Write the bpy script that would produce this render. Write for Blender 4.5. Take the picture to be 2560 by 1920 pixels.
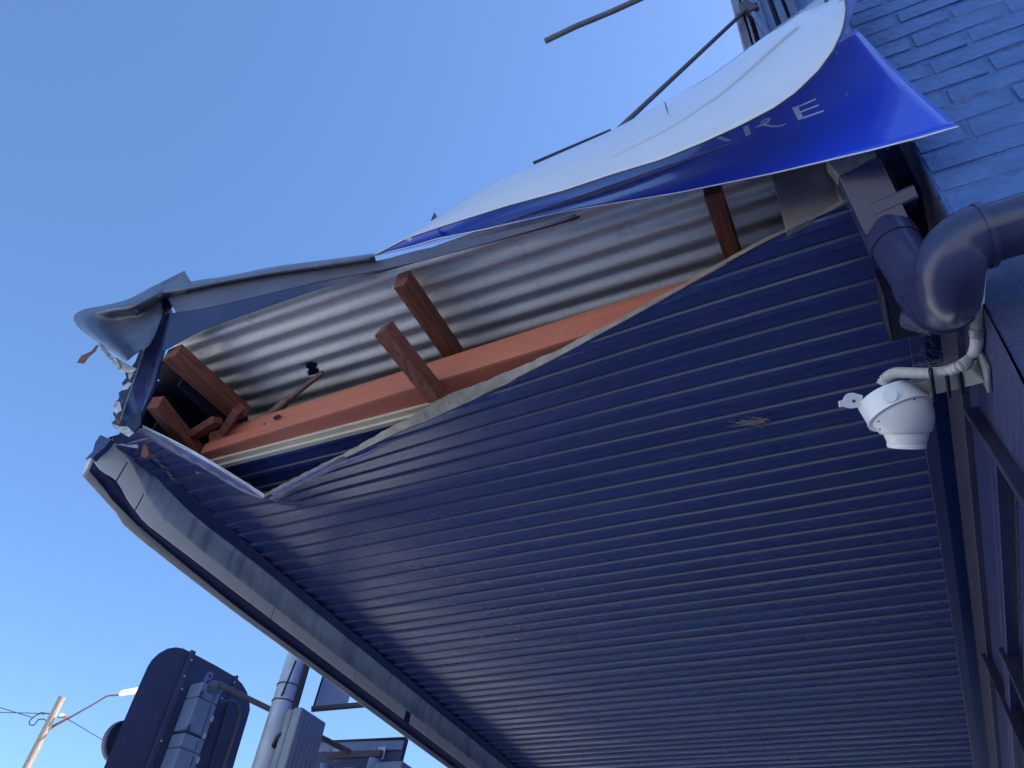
import bpy, bmesh, math, random
import numpy as np
from mathutils import Vector, Matrix
from mathutils.bvhtree import BVHTree

random.seed(7)
for o in list(bpy.data.objects):
    bpy.data.objects.remove(o)
scene = bpy.context.scene
COL = scene.collection

# ------------------------------------------------------------------ camera
# world: X along the shop front (away), Y out of the wall to the street, Z up
FPX = 1918.0
_Z = np.array([275., -1980., FPX]); _Z /= np.linalg.norm(_Z)
_A = np.array([1319., 2042., FPX]); _A -= _Z * (_A @ _Z); _A /= np.linalg.norm(_A)
_S = np.cross(_Z, _A)
M = np.array([_A, _S, _Z])
CAMZ = 1.6
cam_data = bpy.data.cameras.new('camera')
cam_data.sensor_width = 36.0
cam_data.lens = 36.0 * FPX / 2560.0
cam_data.clip_start = 0.05
cam_data.clip_end = 3000.0
cam = bpy.data.objects.new('camera', cam_data)
COL.objects.link(cam)
r_, u_, b_ = M @ np.array([1., 0, 0]), M @ np.array([0, -1., 0]), M @ np.array([0, 0, -1.])
cam.matrix_world = Matrix(((r_[0], u_[0], b_[0], 0), (r_[1], u_[1], b_[1], 0),
                           (r_[2], u_[2], b_[2], CAMZ), (0, 0, 0, 1)))
scene.camera = cam

# ------------------------------------------------------------------ light
SUN_EL = math.radians(55)
SUN_DIR = Vector((0.65, -0.76, 0)).normalized() * math.cos(SUN_EL) + Vector((0, 0, math.sin(SUN_EL)))
world = bpy.data.worlds.new('World'); scene.world = world
world.use_nodes = True
nt = world.node_tree
bg = nt.nodes['Background']
sky = nt.nodes.new('ShaderNodeTexSky')
sky.sky_type = 'NISHITA'
sky.sun_disc = False
sky.sun_elevation = SUN_EL
sky.sun_rotation = math.atan2(SUN_DIR.x, SUN_DIR.y)
sky.altitude = 200
sky.air_density = 1.1
sky.dust_density = 0.4
sky.ozone_density = 9.5
nt.links.new(sky.outputs[0], bg.inputs[0])
bg.inputs[1].default_value = 0.085
sun_d = bpy.data.lights.new('sun', 'SUN')
sun_d.energy = 5.0
sun_d.angle = math.radians(0.5)
sun_d.color = (1.0, 0.97, 0.93)
sun = bpy.data.objects.new('sun', sun_d); COL.objects.link(sun)
sun.rotation_euler = SUN_DIR.to_track_quat('Z', 'Y').to_euler()
scene.view_settings.view_transform = 'Standard'
scene.view_settings.look = 'None'
scene.view_settings.exposure = 1.60
scene.view_settings.gamma = 1.0
scene.render.engine = 'CYCLES'

# ------------------------------------------------------------------ helpers
CAMP = np.array([0, 0, CAMZ])
def ray(u, v): return M @ np.array([u - 1280., v - 960., FPX])
def on_z(u, v, z): r = ray(u, v); return CAMP + r * ((z - CAMZ) / r[2])
def on_x(u, v, x): r = ray(u, v); return CAMP + r * (x / r[0])
def on_y(u, v, y): r = ray(u, v); return CAMP + r * (y / r[1])
def on_d(u, v, d): return CAMP + ray(u, v) * (d / FPX)
def proj(p):
    c = M.T @ (np.array(p, float) - CAMP); return 1280 + FPX * c[0] / c[2], 960 + FPX * c[1] / c[2]
def extent(p, axis, u=None, v=None):
    """length along axis from p at which the projection reaches column u (or row v)"""
    c0 = M.T @ (np.array(p, float) - CAMP); ca = M.T @ np.array(axis, float)
    if u is not None: k = (u - 1280) / FPX; return (k * c0[2] - c0[0]) / (ca[0] - k * ca[2])
    k = (v - 960) / FPX; return (k * c0[2] - c0[1]) / (ca[1] - k * ca[2])

ORG = {}
def thing(name, label, cat, loc, group=None):
    o = bpy.data.objects.new(name, None); COL.objects.link(o)
    o.location = loc; o['label'] = label; o['category'] = cat
    o.empty_display_size = 0.1
    if group: o['group'] = group
    ORG[o] = np.array(loc, float)
    return o
def tag(o, label, cat, group=None):
    o['label'] = label; o['category'] = cat
    if group: o['group'] = group
    return o
def mesh_obj(name, verts, faces, mat, parent=None, smooth=False, label=None, mats=None, fmats=None):
    org = ORG.get(parent, np.zeros(3)) if parent is not None else np.zeros(3)
    me = bpy.data.meshes.new(name)
    me.from_pydata([tuple(np.array(v, float) - org) for v in verts], [], [tuple(f) for f in faces])
    for m in (mats or [mat]): me.materials.append(m)
    if fmats:
        for p, mi in zip(me.polygons, fmats): p.material_index = mi
    if smooth:
        for p in me.polygons: p.use_smooth = True
    me.update()
    o = bpy.data.objects.new(name, me); COL.objects.link(o)
    if parent is not None:
        o.parent = parent
        ORG[o] = org
    if label: o['label'] = label
    return o
def fix_normals(o):
    bm = bmesh.new(); bm.from_mesh(o.data); bmesh.ops.recalc_face_normals(bm, faces=bm.faces); bm.to_mesh(o.data); bm.free()
    return o
def bevel(o, w=0.004, seg=2):
    m = o.modifiers.new('bevel', 'BEVEL'); m.width = w; m.segments = seg; m.limit_method = 'ANGLE'; m.angle_limit = math.radians(40)
    return o
def solid(o, t, offset=0):
    m = o.modifiers.new('solid', 'SOLIDIFY'); m.thickness = t; m.offset = offset; return o
def autosmooth(o, ang=35):
    me = o.data
    for p in me.polygons: p.use_smooth = True
    bm = bmesh.new(); bm.from_mesh(me)
    for e in bm.edges:
        if len(e.link_faces) == 2 and e.calc_face_angle(0) > math.radians(ang): e.smooth = False
    bm.to_mesh(me); bm.free()
    return o

def hexa(c):      # eight corners: 0-3 one end, 4-7 other end
    return list(c), [(0, 1, 2, 3), (7, 6, 5, 4), (0, 4, 5, 1), (1, 5, 6, 2), (2, 6, 7, 3), (3, 7, 4, 0)]
def hexa_obj(name, c, mat, parent=None, bev=0.003, label=None):
    o = mesh_obj(name, *hexa(c), mat, parent, label=label); fix_normals(o)
    if bev: bevel(o, bev)
    return o
def box_obj(name, lo, hi, mat, parent=None, bev=0.003, label=None):
    x0, y0, z0 = lo; x1, y1, z1 = hi
    c = [(x0, y0, z0), (x1, y0, z0), (x1, y1, z0), (x0, y1, z0), (x0, y0, z1), (x1, y0, z1), (x1, y1, z1), (x0, y1, z1)]
    return hexa_obj(name, c, mat, parent, bev, label)
def beam_obj(name, a, b, wdir, hdir, w, h, mat, parent=None, bev=0.003, label=None):
    a = np.array(a, float); b = np.array(b, float)
    wd = np.array(wdir, float); hd = np.array(hdir, float)
    t = (b - a) / np.linalg.norm(b - a)
    wd = wd - t * (wd @ t); wd /= np.linalg.norm(wd); hd = hd - t * (hd @ t) - wd * (hd @ wd); hd /= np.linalg.norm(hd)
    q = [(-1, -1), (1, -1), (1, 1), (-1, 1)]
    c = [p + wd * sx * w / 2 + hd * sy * h / 2 for p in (a, b) for sx, sy in q]
    return hexa_obj(name, c, mat, parent, bev, label)
def tube_geo(pts, rad, seg=16, cap=True):
    P = [np.array(p, float) for p in pts]; n = len(P)
    R = rad if hasattr(rad, '__len__') else [rad] * n
    T = []
    for i in range(n):
        t = P[min(i + 1, n - 1)] - P[max(i - 1, 0)]; T.append(t / (np.linalg.norm(t) + 1e-12))
    up = np.array([0, 0, 1.]) if abs(T[0][2]) < .9 else np.array([1., 0, 0])
    nrm = np.cross(T[0], up); nrm /= np.linalg.norm(nrm)
    V, F = [], []
    for i in range(n):
        nrm = nrm - T[i] * (nrm @ T[i]); nrm /= np.linalg.norm(nrm)
        bi = np.cross(T[i], nrm)
        for k in range(seg):
            a = 2 * math.pi * k / seg
            V.append(P[i] + (nrm * math.cos(a) + bi * math.sin(a)) * R[i])
    for i in range(n - 1):
        for k in range(seg):
            F.append((i * seg + k, i * seg + (k + 1) % seg, (i + 1) * seg + (k + 1) % seg, (i + 1) * seg + k))
    if cap:
        F.append(tuple(range(seg))[::-1]); F.append(tuple((n - 1) * seg + k for k in range(seg)))
    return V, F
def tube_obj(name, pts, rad, mat, parent=None, seg=16, label=None):
    o = mesh_obj(name, *tube_geo(pts, rad, seg), mat, parent, label=label)
    fix_normals(o); autosmooth(o, 50); return o
def catmull(pts, n):
    P = [np.array(p, float) for p in pts]
    P = [2 * P[0] - P[1]] + P + [2 * P[-1] - P[-2]]
    L = [0]
    for i in range(1, len(P) - 2): L.append(L[-1] + np.linalg.norm(P[i + 1] - P[i]) + 1e-9)
    out = []
    for s in np.linspace(0, L[-1], n):
        i = max(0, min(len(L) - 2, int(np.searchsorted(L, s, 'right') - 1)))
        t = (s - L[i]) / (L[i + 1] - L[i]); p0, p1, p2, p3 = P[i:i + 4]
        out.append(0.5 * ((2 * p1) + (-p0 + p2) * t + (2 * p0 - 5 * p1 + 4 * p2 - p3) * t * t + (-p0 + 3 * p1 - 3 * p2 + p3) * t ** 3))
    return out
def lin(pts, n):
    P = [np.array(p, float) for p in pts]; L = [0]
    for i in range(1, len(P)): L.append(L[-1] + np.linalg.norm(P[i] - P[i - 1]) + 1e-9)
    P = np.array(P); s = np.linspace(0, L[-1], n)
    return [np.array([np.interp(x, L, P[:, k]) for k in range(P.shape[1])]) for x in s]
def grid_faces(nr, nc):
    return [(i * nc + j, i * nc + j + 1, (i + 1) * nc + j + 1, (i + 1) * nc + j) for i in range(nr - 1) for j in range(nc - 1)]
def loft_obj(name, rows, mat, parent=None, across=None, thick=0, smooth=True, label=None, n=40, lincurve=False):
    """rows: list of 3-D polylines (resampled to n); across: rows after Catmull-Rom subdivision"""
    R = [(lin if lincurve else catmull)(r, n) for r in rows]
    if across:
        cols = [catmull([R[i][j] for i in range(len(R))], across) for j in range(n)]
        R = [[cols[j][i] for j in range(n)] for i in range(across)]
    V = [p for r in R for p in r]
    o = mesh_obj(name, V, grid_faces(len(R), n), mat, parent, smooth and bool(across), label=label)
    if thick: solid(o, thick)
    return o

# ------------------------------------------------------------------ materials
def new_mat(name):
    m = bpy.data.materials.new(name); m.use_nodes = True
    return m, m.node_tree.nodes, m.node_tree.links, m.node_tree.nodes['Principled BSDF']
def paint(name, col, rough=0.45, var=0.15, scale=8.0, stretch=(1, 1, 1), bump=0.0, bscale=60.0, metal=0.0, spec=0.5,
          specks=None, streak=None, dirt=None, rvar=0.0, coat=0.0):
    m, N, L, b = new_mat(name)
    b.inputs['Roughness'].default_value = rough; b.inputs['Metallic'].default_value = metal
    b.inputs['Specular IOR Level'].default_value = spec
    if coat:
        b.inputs['Coat Weight'].default_value = coat; b.inputs['Coat Roughness'].default_value = 0.06
    tc = N.new('ShaderNodeTexCoord'); mp = N.new('ShaderNodeMapping')
    mp.inputs['Scale'].default_value = stretch
    L.new(tc.outputs['Object'], mp.inputs['Vector'])
    nz = N.new('ShaderNodeTexNoise'); nz.inputs['Scale'].default_value = scale; nz.inputs['Detail'].default_value = 6
    nz.inputs['Roughness'].default_value = 0.65
    L.new(mp.outputs[0], nz.inputs['Vector'])
    cr = N.new('ShaderNodeValToRGB')
    cr.color_ramp.elements[0].position = 0.3; cr.color_ramp.elements[1].position = 0.7
    cr.color_ramp.elements[0].color = tuple(c * (1 - var) for c in col) + (1,)
    cr.color_ramp.elements[1].color = tuple(min(1, c * (1 + var)) for c in col) + (1,)
    L.new(nz.outputs['Fac'], cr.inputs['Fac'])
    out = cr.outputs['Color']
    def mix(fac, colour, src):
        mx = N.new('ShaderNodeMix'); mx.data_type = 'RGBA'
        L.new(fac, mx.inputs['Factor']); L.new(src, mx.inputs[6]); mx.inputs[7].default_value = tuple(colour) + (1,)
        return mx.outputs[2]
    def ramp(src, a, c, hi=1.0):
        r = N.new('ShaderNodeValToRGB'); r.color_ramp.elements[0].position = a; r.color_ramp.elements[1].position = c
        r.color_ramp.elements[1].color = (hi, hi, hi, 1)
        L.new(src, r.inputs['Fac']); return r.outputs['Color']
    if streak:      # (colour, scale, stretch, lo, hi, amount)
        c, s, st, lo, hi, am = streak
        m2 = N.new('ShaderNodeMapping'); m2.inputs['Scale'].default_value = st; L.new(tc.outputs['Object'], m2.inputs['Vector'])
        n2 = N.new('ShaderNodeTexNoise'); n2.inputs['Scale'].default_value = s; n2.inputs['Detail'].default_value = 5
        L.new(m2.outputs[0], n2.inputs['Vector']); out = mix(ramp(n2.outputs['Fac'], lo, hi, am), c, out)
    if dirt:        # (colour, scale, lo, hi, amount)
        c, s, lo, hi, am = dirt
        n2 = N.new('ShaderNodeTexNoise'); n2.inputs['Scale'].default_value = s; n2.inputs['Detail'].default_value = 8
        n2.inputs['Roughness'].default_value = 0.75
        L.new(tc.outputs['Object'], n2.inputs['Vector']); out = mix(ramp(n2.outputs['Fac'], lo, hi, am), c, out)
    if specks:      # (colour, scale, size)
        for c, s, sz in specks:
            v = N.new('ShaderNodeTexVoronoi'); v.inputs['Scale'].default_value = s; v.inputs['Randomness'].default_value = 1
            L.new(tc.outputs['Object'], v.inputs['Vector'])
            out = mix(ramp(v.outputs['Distance'], sz * 1.3, sz * .7), c, out) if False else mix(inv(N, L, v.outputs['Distance'], sz), c, out)
    L.new(out, b.inputs['Base Color'])
    if rvar:
        mr = N.new('ShaderNodeMapRange'); mr.inputs[3].default_value = max(0.03, rough - rvar); mr.inputs[4].default_value = rough + rvar
        L.new(nz.outputs['Fac'], mr.inputs[0]); L.new(mr.outputs[0], b.inputs['Roughness'])
    if bump:
        nb = N.new('ShaderNodeTexNoise'); nb.inputs['Scale'].default_value = bscale; nb.inputs['Detail'].default_value = 6
        L.new(mp.outputs[0], nb.inputs['Vector'])
        bp = N.new('ShaderNodeBump'); bp.inputs['Strength'].default_value = bump; bp.inputs['Distance'].default_value = 0.01
        L.new(nb.outputs['Fac'], bp.inputs['Height']); L.new(bp.outputs[0], b.inputs['Normal'])
    return m
def inv(N, L, src, sz):
    r = N.new('ShaderNodeMapRange'); r.inputs[1].default_value = sz * 0.75; r.inputs[2].default_value = sz
    r.inputs[3].default_value = 1; r.inputs[4].default_value = 0; L.new(src, r.inputs[0]); return r.outputs[0]

NAVY = (0.034, 0.055, 0.20)
M_soffit = paint('soffit_navy', NAVY, 0.27, 0.18, 3.0, (1, .35, 1), bump=0.012, bscale=14, rvar=0.06,
                 streak=((0.045, 0.085, 0.20), 2.2, (5.0, 0.6, 1), 0.5, 0.72, 0.5),
                 specks=[((0.5, 0.48, 0.4), 7.0, 0.018)])
M_navy = paint('navy_paint', (0.026, 0.036, 0.13), 0.4, 0.2, 6, bump=0.05, dirt=((0.06, 0.06, 0.08), 5, .55, .75, .5))
M_risers = [paint('soffit_riser_sheen', c, 0.33, 0.3, 2.5, (2, .5, 1), bump=0.012, bscale=14, rvar=0.06,
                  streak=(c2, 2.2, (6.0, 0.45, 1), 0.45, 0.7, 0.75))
            for c, c2 in (((0.062, 0.095, 0.20), (0.095, 0.105, 0.18)), ((0.042, 0.075, 0.18), (0.07, 0.13, 0.27)), ((0.072, 0.09, 0.175), (0.055, 0.088, 0.20)))]  # riser tones carry reflected sky and street light in their colour
M_groove = paint('groove_navy', (0.012, 0.018, 0.07), 0.75, 0.15, 9, spec=0.12)
M_navydeep = paint('navy_deep', (0.017, 0.023, 0.078), 0.4, 0.2, 9, dirt=((.06, .06, .07), 12, .6, .8, .5))
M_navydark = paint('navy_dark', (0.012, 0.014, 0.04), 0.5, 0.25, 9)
M_dusty = paint('dusty_purple_paint', (0.033, 0.032, 0.072), 0.55, 0.25, 14, (0.25, 1, 1), bump=0.15, bscale=40,
                dirt=((0.075, 0.065, 0.07), 12, .55, .8, .6))
M_sawn = paint('rough_sawn_paint', (0.036, 0.046, 0.135), 0.5, 0.3, 10, (0.12, 2.5, 6), bump=0.5, bscale=30,
               dirt=((0.12, 0.11, 0.13), 8, .58, .8, .7))
M_zinc = paint('galvanised_iron', (0.68, 0.67, 0.66), 0.42, 0.12, 5, (1, .4, 1), metal=0.4, rvar=0.08,
               dirt=((0.20, 0.19, 0.18), 16, .56, .75, .5),
               specks=[((0.24, 0.23, 0.22), 75, 0.13), ((0.3, 0.29, 0.28), 150, 0.16)])
M_primer = paint('red_oxide_primer', (0.52, 0.17, 0.105), 0.5, 0.12, 6, (1, .3, 1), bump=0.03,
                 dirt=((0.16, 0.06, 0.04), 9, .6, .8, .5), specks=[((0.10, 0.03, 0.03), 22, 0.06)])
def wood(name, col, axis=0):
    m, N, L, b = new_mat(name)
    b.inputs['Roughness'].default_value = 0.75
    tc = N.new('ShaderNodeTexCoord'); mp = N.new('ShaderNodeMapping')
    sc = [28, 28, 28]; sc[axis] = 2.0; mp.inputs['Scale'].default_value = sc
    L.new(tc.outputs['Object'], mp.inputs['Vector'])
    nz = N.new('ShaderNodeTexNoise'); nz.inputs['Scale'].default_value = 2.6; nz.inputs['Detail'].default_value = 8; nz.inputs['Distortion'].default_value = 0.6
    L.new(mp.outputs[0], nz.inputs['Vector'])
    cr = N.new('ShaderNodeValToRGB'); e = cr.color_ramp.elements
    e[0].position = .36; e[0].color = tuple(c * .56 for c in col) + (1,); e[1].position = .62; e[1].color = tuple(c * 1.15 for c in col) + (1,)
    L.new(nz.outputs['Fac'], cr.inputs['Fac']); L.new(cr.outputs[0], b.inputs['Base Color'])
    bp = N.new('ShaderNodeBump'); bp.inputs['Strength'].default_value = .6; bp.inputs['Distance'].default_value = .004
    L.new(nz.outputs['Fac'], bp.inputs['Height']); L.new(bp.outputs[0], b.inputs['Normal'])
    return m
M_timber = wood('stained_timber', (0.185, 0.058, 0.038), 0)
M_pole = wood('weathered_pole', (0.30, 0.25, 0.20), 2)
M_beige = paint('bare_beige_edge', (0.30, 0.27, 0.235), 0.6, 0.3, 20, bump=0.3, bscale=60, dirt=((0.16, 0.14, 0.12), 25, .5, .7, .7))
M_cream = paint('cream_primer', (0.62, 0.56, 0.46), 0.5, 0.08, 8)
M_blue = paint('sign_blue', (0.010, 0.052, 0.62), 0.2, 0.10, 220, spec=0.5, coat=0.7)
M_white = paint('sign_white', (0.65, 0.68, 0.72), 0.08, 0.03, 4, spec=0.6, coat=1.0)
M_letter = paint('letter_silver', (0.78, 0.80, 0.82), 0.35, 0.04, 8)
M_edge = paint('dark_sheet_edge', (0.05, 0.05, 0.06), 0.5, 0.2, 9)
M_fasc = paint('faded_fascia', (0.50, 0.62, 0.80), 0.45, 0.22, 5, bump=0.02,
               streak=((0.12, 0.22, 0.45), 3.0, (6, 1, 0.7), .48, .7, .7), dirt=((0.45, 0.45, 0.45), 7, .5, .75, .5))
M_strip = paint('white_strip', (0.82, 0.82, 0.86), 0.5, 0.08, 5, dirt=((0.2, 0.2, 0.2), 14, .6, .8, .4))
M_lip = paint('grey_lip', (0.62, 0.61, 0.62), 0.5, 0.12, 6)
M_capout = paint('cap_blue_grey', (0.07, 0.085, 0.14), 0.3, 0.3, 5, dirt=((0.19, 0.19, 0.19), 9, .5, .75, .7))
M_capin = paint('cap_grey', (0.085, 0.09, 0.135), 0.45, 0.15, 6)
M_foil = paint('torn_foil', (0.5, 0.48, 0.46), 0.35, 0.5, 40, bump=0.6, bscale=80, metal=0.3)
M_brick = paint('painted_brick', (0.062, 0.132, 0.35), 0.34, 0.2, 9, bump=0.45, bscale=45,
                dirt=((0.16, 0.17, 0.22), 14, .6, .8, .35))
M_mortar = paint('painted_mortar', (0.058, 0.122, 0.325), 0.4, 0.25, 30, bump=0.6, bscale=90, dirt=((0.03, 0.04, 0.08), 20, .55, .75, .7))
M_pipe = paint('painted_pipe', (0.036, 0.042, 0.105), 0.25, 0.12, 12, bump=0.03, dirt=((0.075, 0.065, 0.075), 18, .6, .85, .45), rvar=.08,
               specks=[((0.5, 0.5, 0.5), 20, 0.03)])
M_fibre = paint('fibre_cement', (0.2, 0.19, 0.185), 0.85, 0.2, 14, bump=0.2)
M_concrete = paint('grey_render', (0.2, 0.2, 0.2), 0.85, 0.25, 30, bump=0.5, bscale=70)
M_cctv = paint('white_plastic', (0.88, 0.88, 0.88), 0.32, 0.03, 12, dirt=((0.65, 0.62, 0.55), 12, .6, .85, .4))
M_conduit = paint('cream_conduit', (0.66, 0.63, 0.58), 0.5, 0.08, 20)
M_galv = paint('galvanised_bracket', (0.30, 0.32, 0.32), 0.5, 0.2, 25, metal=0.3, dirt=((0.4, .4, .38), 30, .55, .7, .6))
M_tie = paint('black_plastic', (0.012, 0.012, 0.014), 0.4, 0.1, 10)
M_web = paint('cobweb', (0.22, 0.20, 0.22), 0.9, 0.2, 10)
M_steel = paint('galvanised_pole', (0.52, 0.53, 0.54), 0.36, 0.12, 12, metal=0.2, dirt=((0.36, .36, .36), 9, .5, .8, .5))
M_black = paint('signal_black', (0.055, 0.065, 0.125), 0.55, 0.15, 10)
M_lantern = paint('lantern_grey', (0.20, 0.25, 0.36), 0.5, 0.12, 10)
M_box = paint('control_box_grey', (0.25, 0.27, 0.30), 0.5, 0.1, 10)
M_rustrod = paint('rod_grey_paint', (0.075, 0.08, 0.10), 0.5, 0.3, 30, dirt=((0.13, .075, .05), 35, .48, .7, .8), bump=.1)
M_strut = paint('rusty_strut_paint', (0.15, 0.085, 0.08), 0.5, 0.3, 30, bump=.4)
M_lamp = paint('lamp_metal', (0.6, 0.58, 0.55), 0.4, 0.1, 10)
M_lens = paint('lamp_lens', (0.75, 0.75, 0.72), 0.1, 0.03, 10)
M_brownarm = paint('bracket_brown', (0.10, 0.075, 0.08), 0.5, 0.2, 20)
M_cable = paint('cable_black', (0.02, 0.02, 0.025), 0.5, 0.1, 10)
M_glass = paint('dark_glass', (0.01, 0.012, 0.02), 0.06, 0.05, 3)
M_asphalt = paint('asphalt', (0.26, 0.26, 0.26), 0.9, 0.25, 3, bump=0.3, bscale=120)
M_pave = paint('concrete_pavement', (0.50, 0.49, 0.48), 0.85, 0.12, 1.5, bump=0.2, bscale=60)
M_wallpale = paint('pale_render', (0.78, 0.75, 0.72), 0.8, 0.1, 2)
M_parapet = paint('parapet_blue', (0.11, 0.17, 0.33), 0.4, 0.2, 10, (1, 1, .2), bump=.15, dirt=((0.05, .055, .08), 16, .56, .75, .7))
M_parapet2 = paint('parapet_stained', (0.15, 0.17, 0.24), 0.45, 0.35, 14, (1, 1, .15), bump=.2, dirt=((0.02, .022, .04), 12, .52, .7, .85))

# ------------------------------------------------------------------ ground
def struct(o): o['kind'] = 'structure'; return o
struct(mesh_obj('road', [(-400, -400, -.14), (400, -400, -.14), (400, 400, -.14), (-400, 400, -.14)], [(0, 1, 2, 3)], M_asphalt))
struct(box_obj('pavement', (-1.8, -0.45, -.20), (60, 3.9, 0.0), M_pave, bev=0))
struct(box_obj('side_pavement', (-1.8, -40, -.20), (1.4, -0.452, -0.004), M_pave, bev=0))
struct(box_obj('kerb', (-1.95, 3.902, -.20), (60, 4.05, 0.004), M_strip, bev=0.01))
struct(box_obj('far_pavement', (-60, 15, -.20), (80, 18.5, 0.0), M_pave, bev=0))

# ------------------------------------------------------------------ shop building
XW, YW, H, ZR = 1.20, -0.323, 3.35, 3.65      # side wall plane, front wall plane, soffit height, roof iron height
bld = thing('shop_building', 'navy painted brick corner shop the torn awning is fixed to', 'building', (XW, YW, 0))
TOP = 12.0
box_obj('wall', (XW + 0.12, -12, 0), (26, YW - 0.30, TOP), M_mortar, bld, 0)
wall = box_obj('brick_wall', (XW + 0.0005, -7.0, 0.0), (XW + 0.118, YW - .004, TOP), M_mortar, bld, 0)
def brick_mesh(l, seed):
    rnd = random.Random(seed); bm = bmesh.new()
    bmesh.ops.create_cube(bm, size=1)
    for v in bm.verts: v.co = Vector((v.co.x * 0.05, v.co.y * l, v.co.z * 0.080))
    bmesh.ops.bevel(bm, geom=list(bm.edges), offset=0.006, segments=2, affect='EDGES')
    for v in bm.verts:
        v.co += Vector((rnd.uniform(-.002, .002), rnd.uniform(-.003, .003), rnd.uniform(-.0035, .0035)))
    me = bpy.data.meshes.new('brick'); bm.to_mesh(me); bm.free(); me.materials.append(M_brick)
    return me
stretchers = [brick_mesh(0.232, s) for s in range(6)]
headers = [brick_mesh(0.112, s + 20) for s in range(4)]
def brick(me, y, z, dx):
    o = bpy.data.objects.new('brick', me); COL.objects.link(o); o.parent = wall
    o.location = (XW + 0.022 + dx - ORG[wall][0], y - ORG[wall][1], z - ORG[wall][2])
    o.rotation_euler = (random.uniform(-.012, .012), random.uniform(-.02, .02), random.uniform(-.012, .012))
row = 0
zB = on_x(2500, 650, XW)[2]
z = zB + .045
while z < 5.0:
    y = YW - 0.002
    seq = [('h' if row % 2 else 's')]
    first = True
    while y > -1.75:
        if first and row % 2: me, l = random.choice(headers), 0.112
        else: me, l = random.choice(stretchers), 0.232
        first = False
        brick(me, y - l / 2 - .002, z + random.uniform(-.002, .002), random.choice([-.001, 0, .0005, .001, .002]))
        y -= l + 0.0045
    z += 0.086; row += 1
# front wall: stepped boards under the awning, each running along the shop front
def front_board(name, y, z0, z1, mat, x0=XW + .02, x1=12.0, back=0.06):
    return box_obj(name, (x0, y - back, z0), (x1, y, z1), mat, bld, 0.003)
def zline(u, v, y): return on_y(u, v, y)[2]
Yb = YW
# boundaries of the horizontal bands read at one cross-section, from soffit downwards
bx = [2364, 2398, 2429, 2479, 2494, 2528]
zb = [zline(u, 1240, Yb) for u in bx]
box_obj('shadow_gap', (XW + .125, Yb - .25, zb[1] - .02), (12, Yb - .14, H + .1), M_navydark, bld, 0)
front_board('cornice_board', Yb + .002, zb[2], zb[1], M_dusty, x0=1.34)
front_board('frieze_board', Yb - .018, zb[3], zb[2] - .001, M_navy, back=.05)
front_board('picture_bead', Yb + .0, zb[3] - .008, zb[3] - .001, M_dusty, x0=1.7, back=.06)
front_board('lower_bead', Yb + .001, zb[4], zb[3] - .012, M_navy, x0=1.7, back=.06)
front_board('transom_panel', Yb - .02, zb[5], zb[4] - .001, M_glass, x0=1.7, back=.04)
front_board('transom_rail', Yb - .012, zb[5] - .10, zb[5] - .001, M_navy, x0=1.7, back=.05)
front_board('shop_window', Yb - .03, 0.5, zb[5] - .101, M_glass, x0=1.7, back=.03)
front_board('stall_riser', Yb, 0.0, 0.499, M_navy, x0=1.7)
# the rough sawn corner board with its raking edge, standing proud of the front wall
pa = [on_y(2408, 966, Yb + .02), on_y(2557, 1184, Yb + .02)]
zt = on_y(2449, 650, Yb + .02)[2] + 0.10
slope = (pa[0][0] - pa[1][0]) / (pa[0][2] - pa[1][2])
def rake(zz): return pa[0][0] + slope * (zz - pa[0][2])
box_obj('corner_board', (XW - .006, -7.0, 0.0), (XW - .0005, Yb - .035, zB - .004), M_sawn, bld, .004)
prof = [(XW - .010, 1.9), (rake(1.9), 1.9), (rake(zt), zt), (XW - .010, zt)]
V = [(x, Yb + .02, zz) for x, zz in prof] + [(x, Yb - .05, zz) for x, zz in prof]
o = mesh_obj('corner_board', V, [(0, 1, 2, 3), (7, 6, 5, 4), (0, 4, 5, 1), (1, 5, 6, 2), (2, 6, 7, 3), (3, 7, 4, 0)], M_sawn, bld); fix_normals(o); bevel(o, .004)
for k, (w, d, mt) in enumerate([(0.018, 0.012, M_dusty)]):
    a = np.array([rake(1.9) + .012, Yb + d, 1.9]); b2 = np.array([rake(zt) + .012, Yb + d, zt])
    beam_obj('corner_bead', a, b2, (0, 1, 0), (1, 0, 0), .07, .020, mt, bld, .003)
front_board('upper_boarding', Yb + .0, zt + .002, H + .02, M_dusty, x1=1.38, back=.05)
# mullions of the shop window
for (u0, v0), (u1, v1), w in [((2517, 1622), (2600, 1800), .02), ((2470, 1635), (2570, 1860), .012)]:
    p0 = on_y(u0, v0, Yb - .01); p1 = on_y(u1, v1, Yb - .01)
    beam_obj('mullion', p0, p0 + (p1 - p0) * 6, (0, 1, 0), (1, 0, 0), .05, w, M_dusty, bld, .003)
front_board('upper_wall', Yb, ZR + .1, TOP, M_brick, x0=XW + .125, x1=26, back=.28)
# stepped corner pilaster above the awning, its near side in boards
PX = 1.85
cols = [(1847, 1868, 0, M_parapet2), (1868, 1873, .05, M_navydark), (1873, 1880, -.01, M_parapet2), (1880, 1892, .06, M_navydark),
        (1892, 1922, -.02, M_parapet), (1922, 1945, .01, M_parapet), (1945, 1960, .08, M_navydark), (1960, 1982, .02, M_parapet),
        (1982, 1993, .09, M_navydark), (1993, 2060, .03, M_parapet)]  # recessed strips get dark navy, painting in their shadow
prev = None
for u0, u1, dx, mt in cols:
    y0 = on_x(u0, 72, PX)[1]; y1 = on_x(u1, 72, PX)[1]
    box_obj('pilaster_board', (PX + dx, y1, ZR + .25), (PX + .9, y0 - .0005, TOP), mt, bld, .004)
yA = on_x(1985, 72, PX)[1]
box_obj('pilaster_core', (PX + .1, YW - .02, ZR + .25), (PX + .9, on_x(2060, 72, PX)[1] - .001, TOP), M_parapet, bld, 0)
a = on_x(1889, 42, PX - .035); b2 = on_x(1925, 92, PX - .035)
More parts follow.
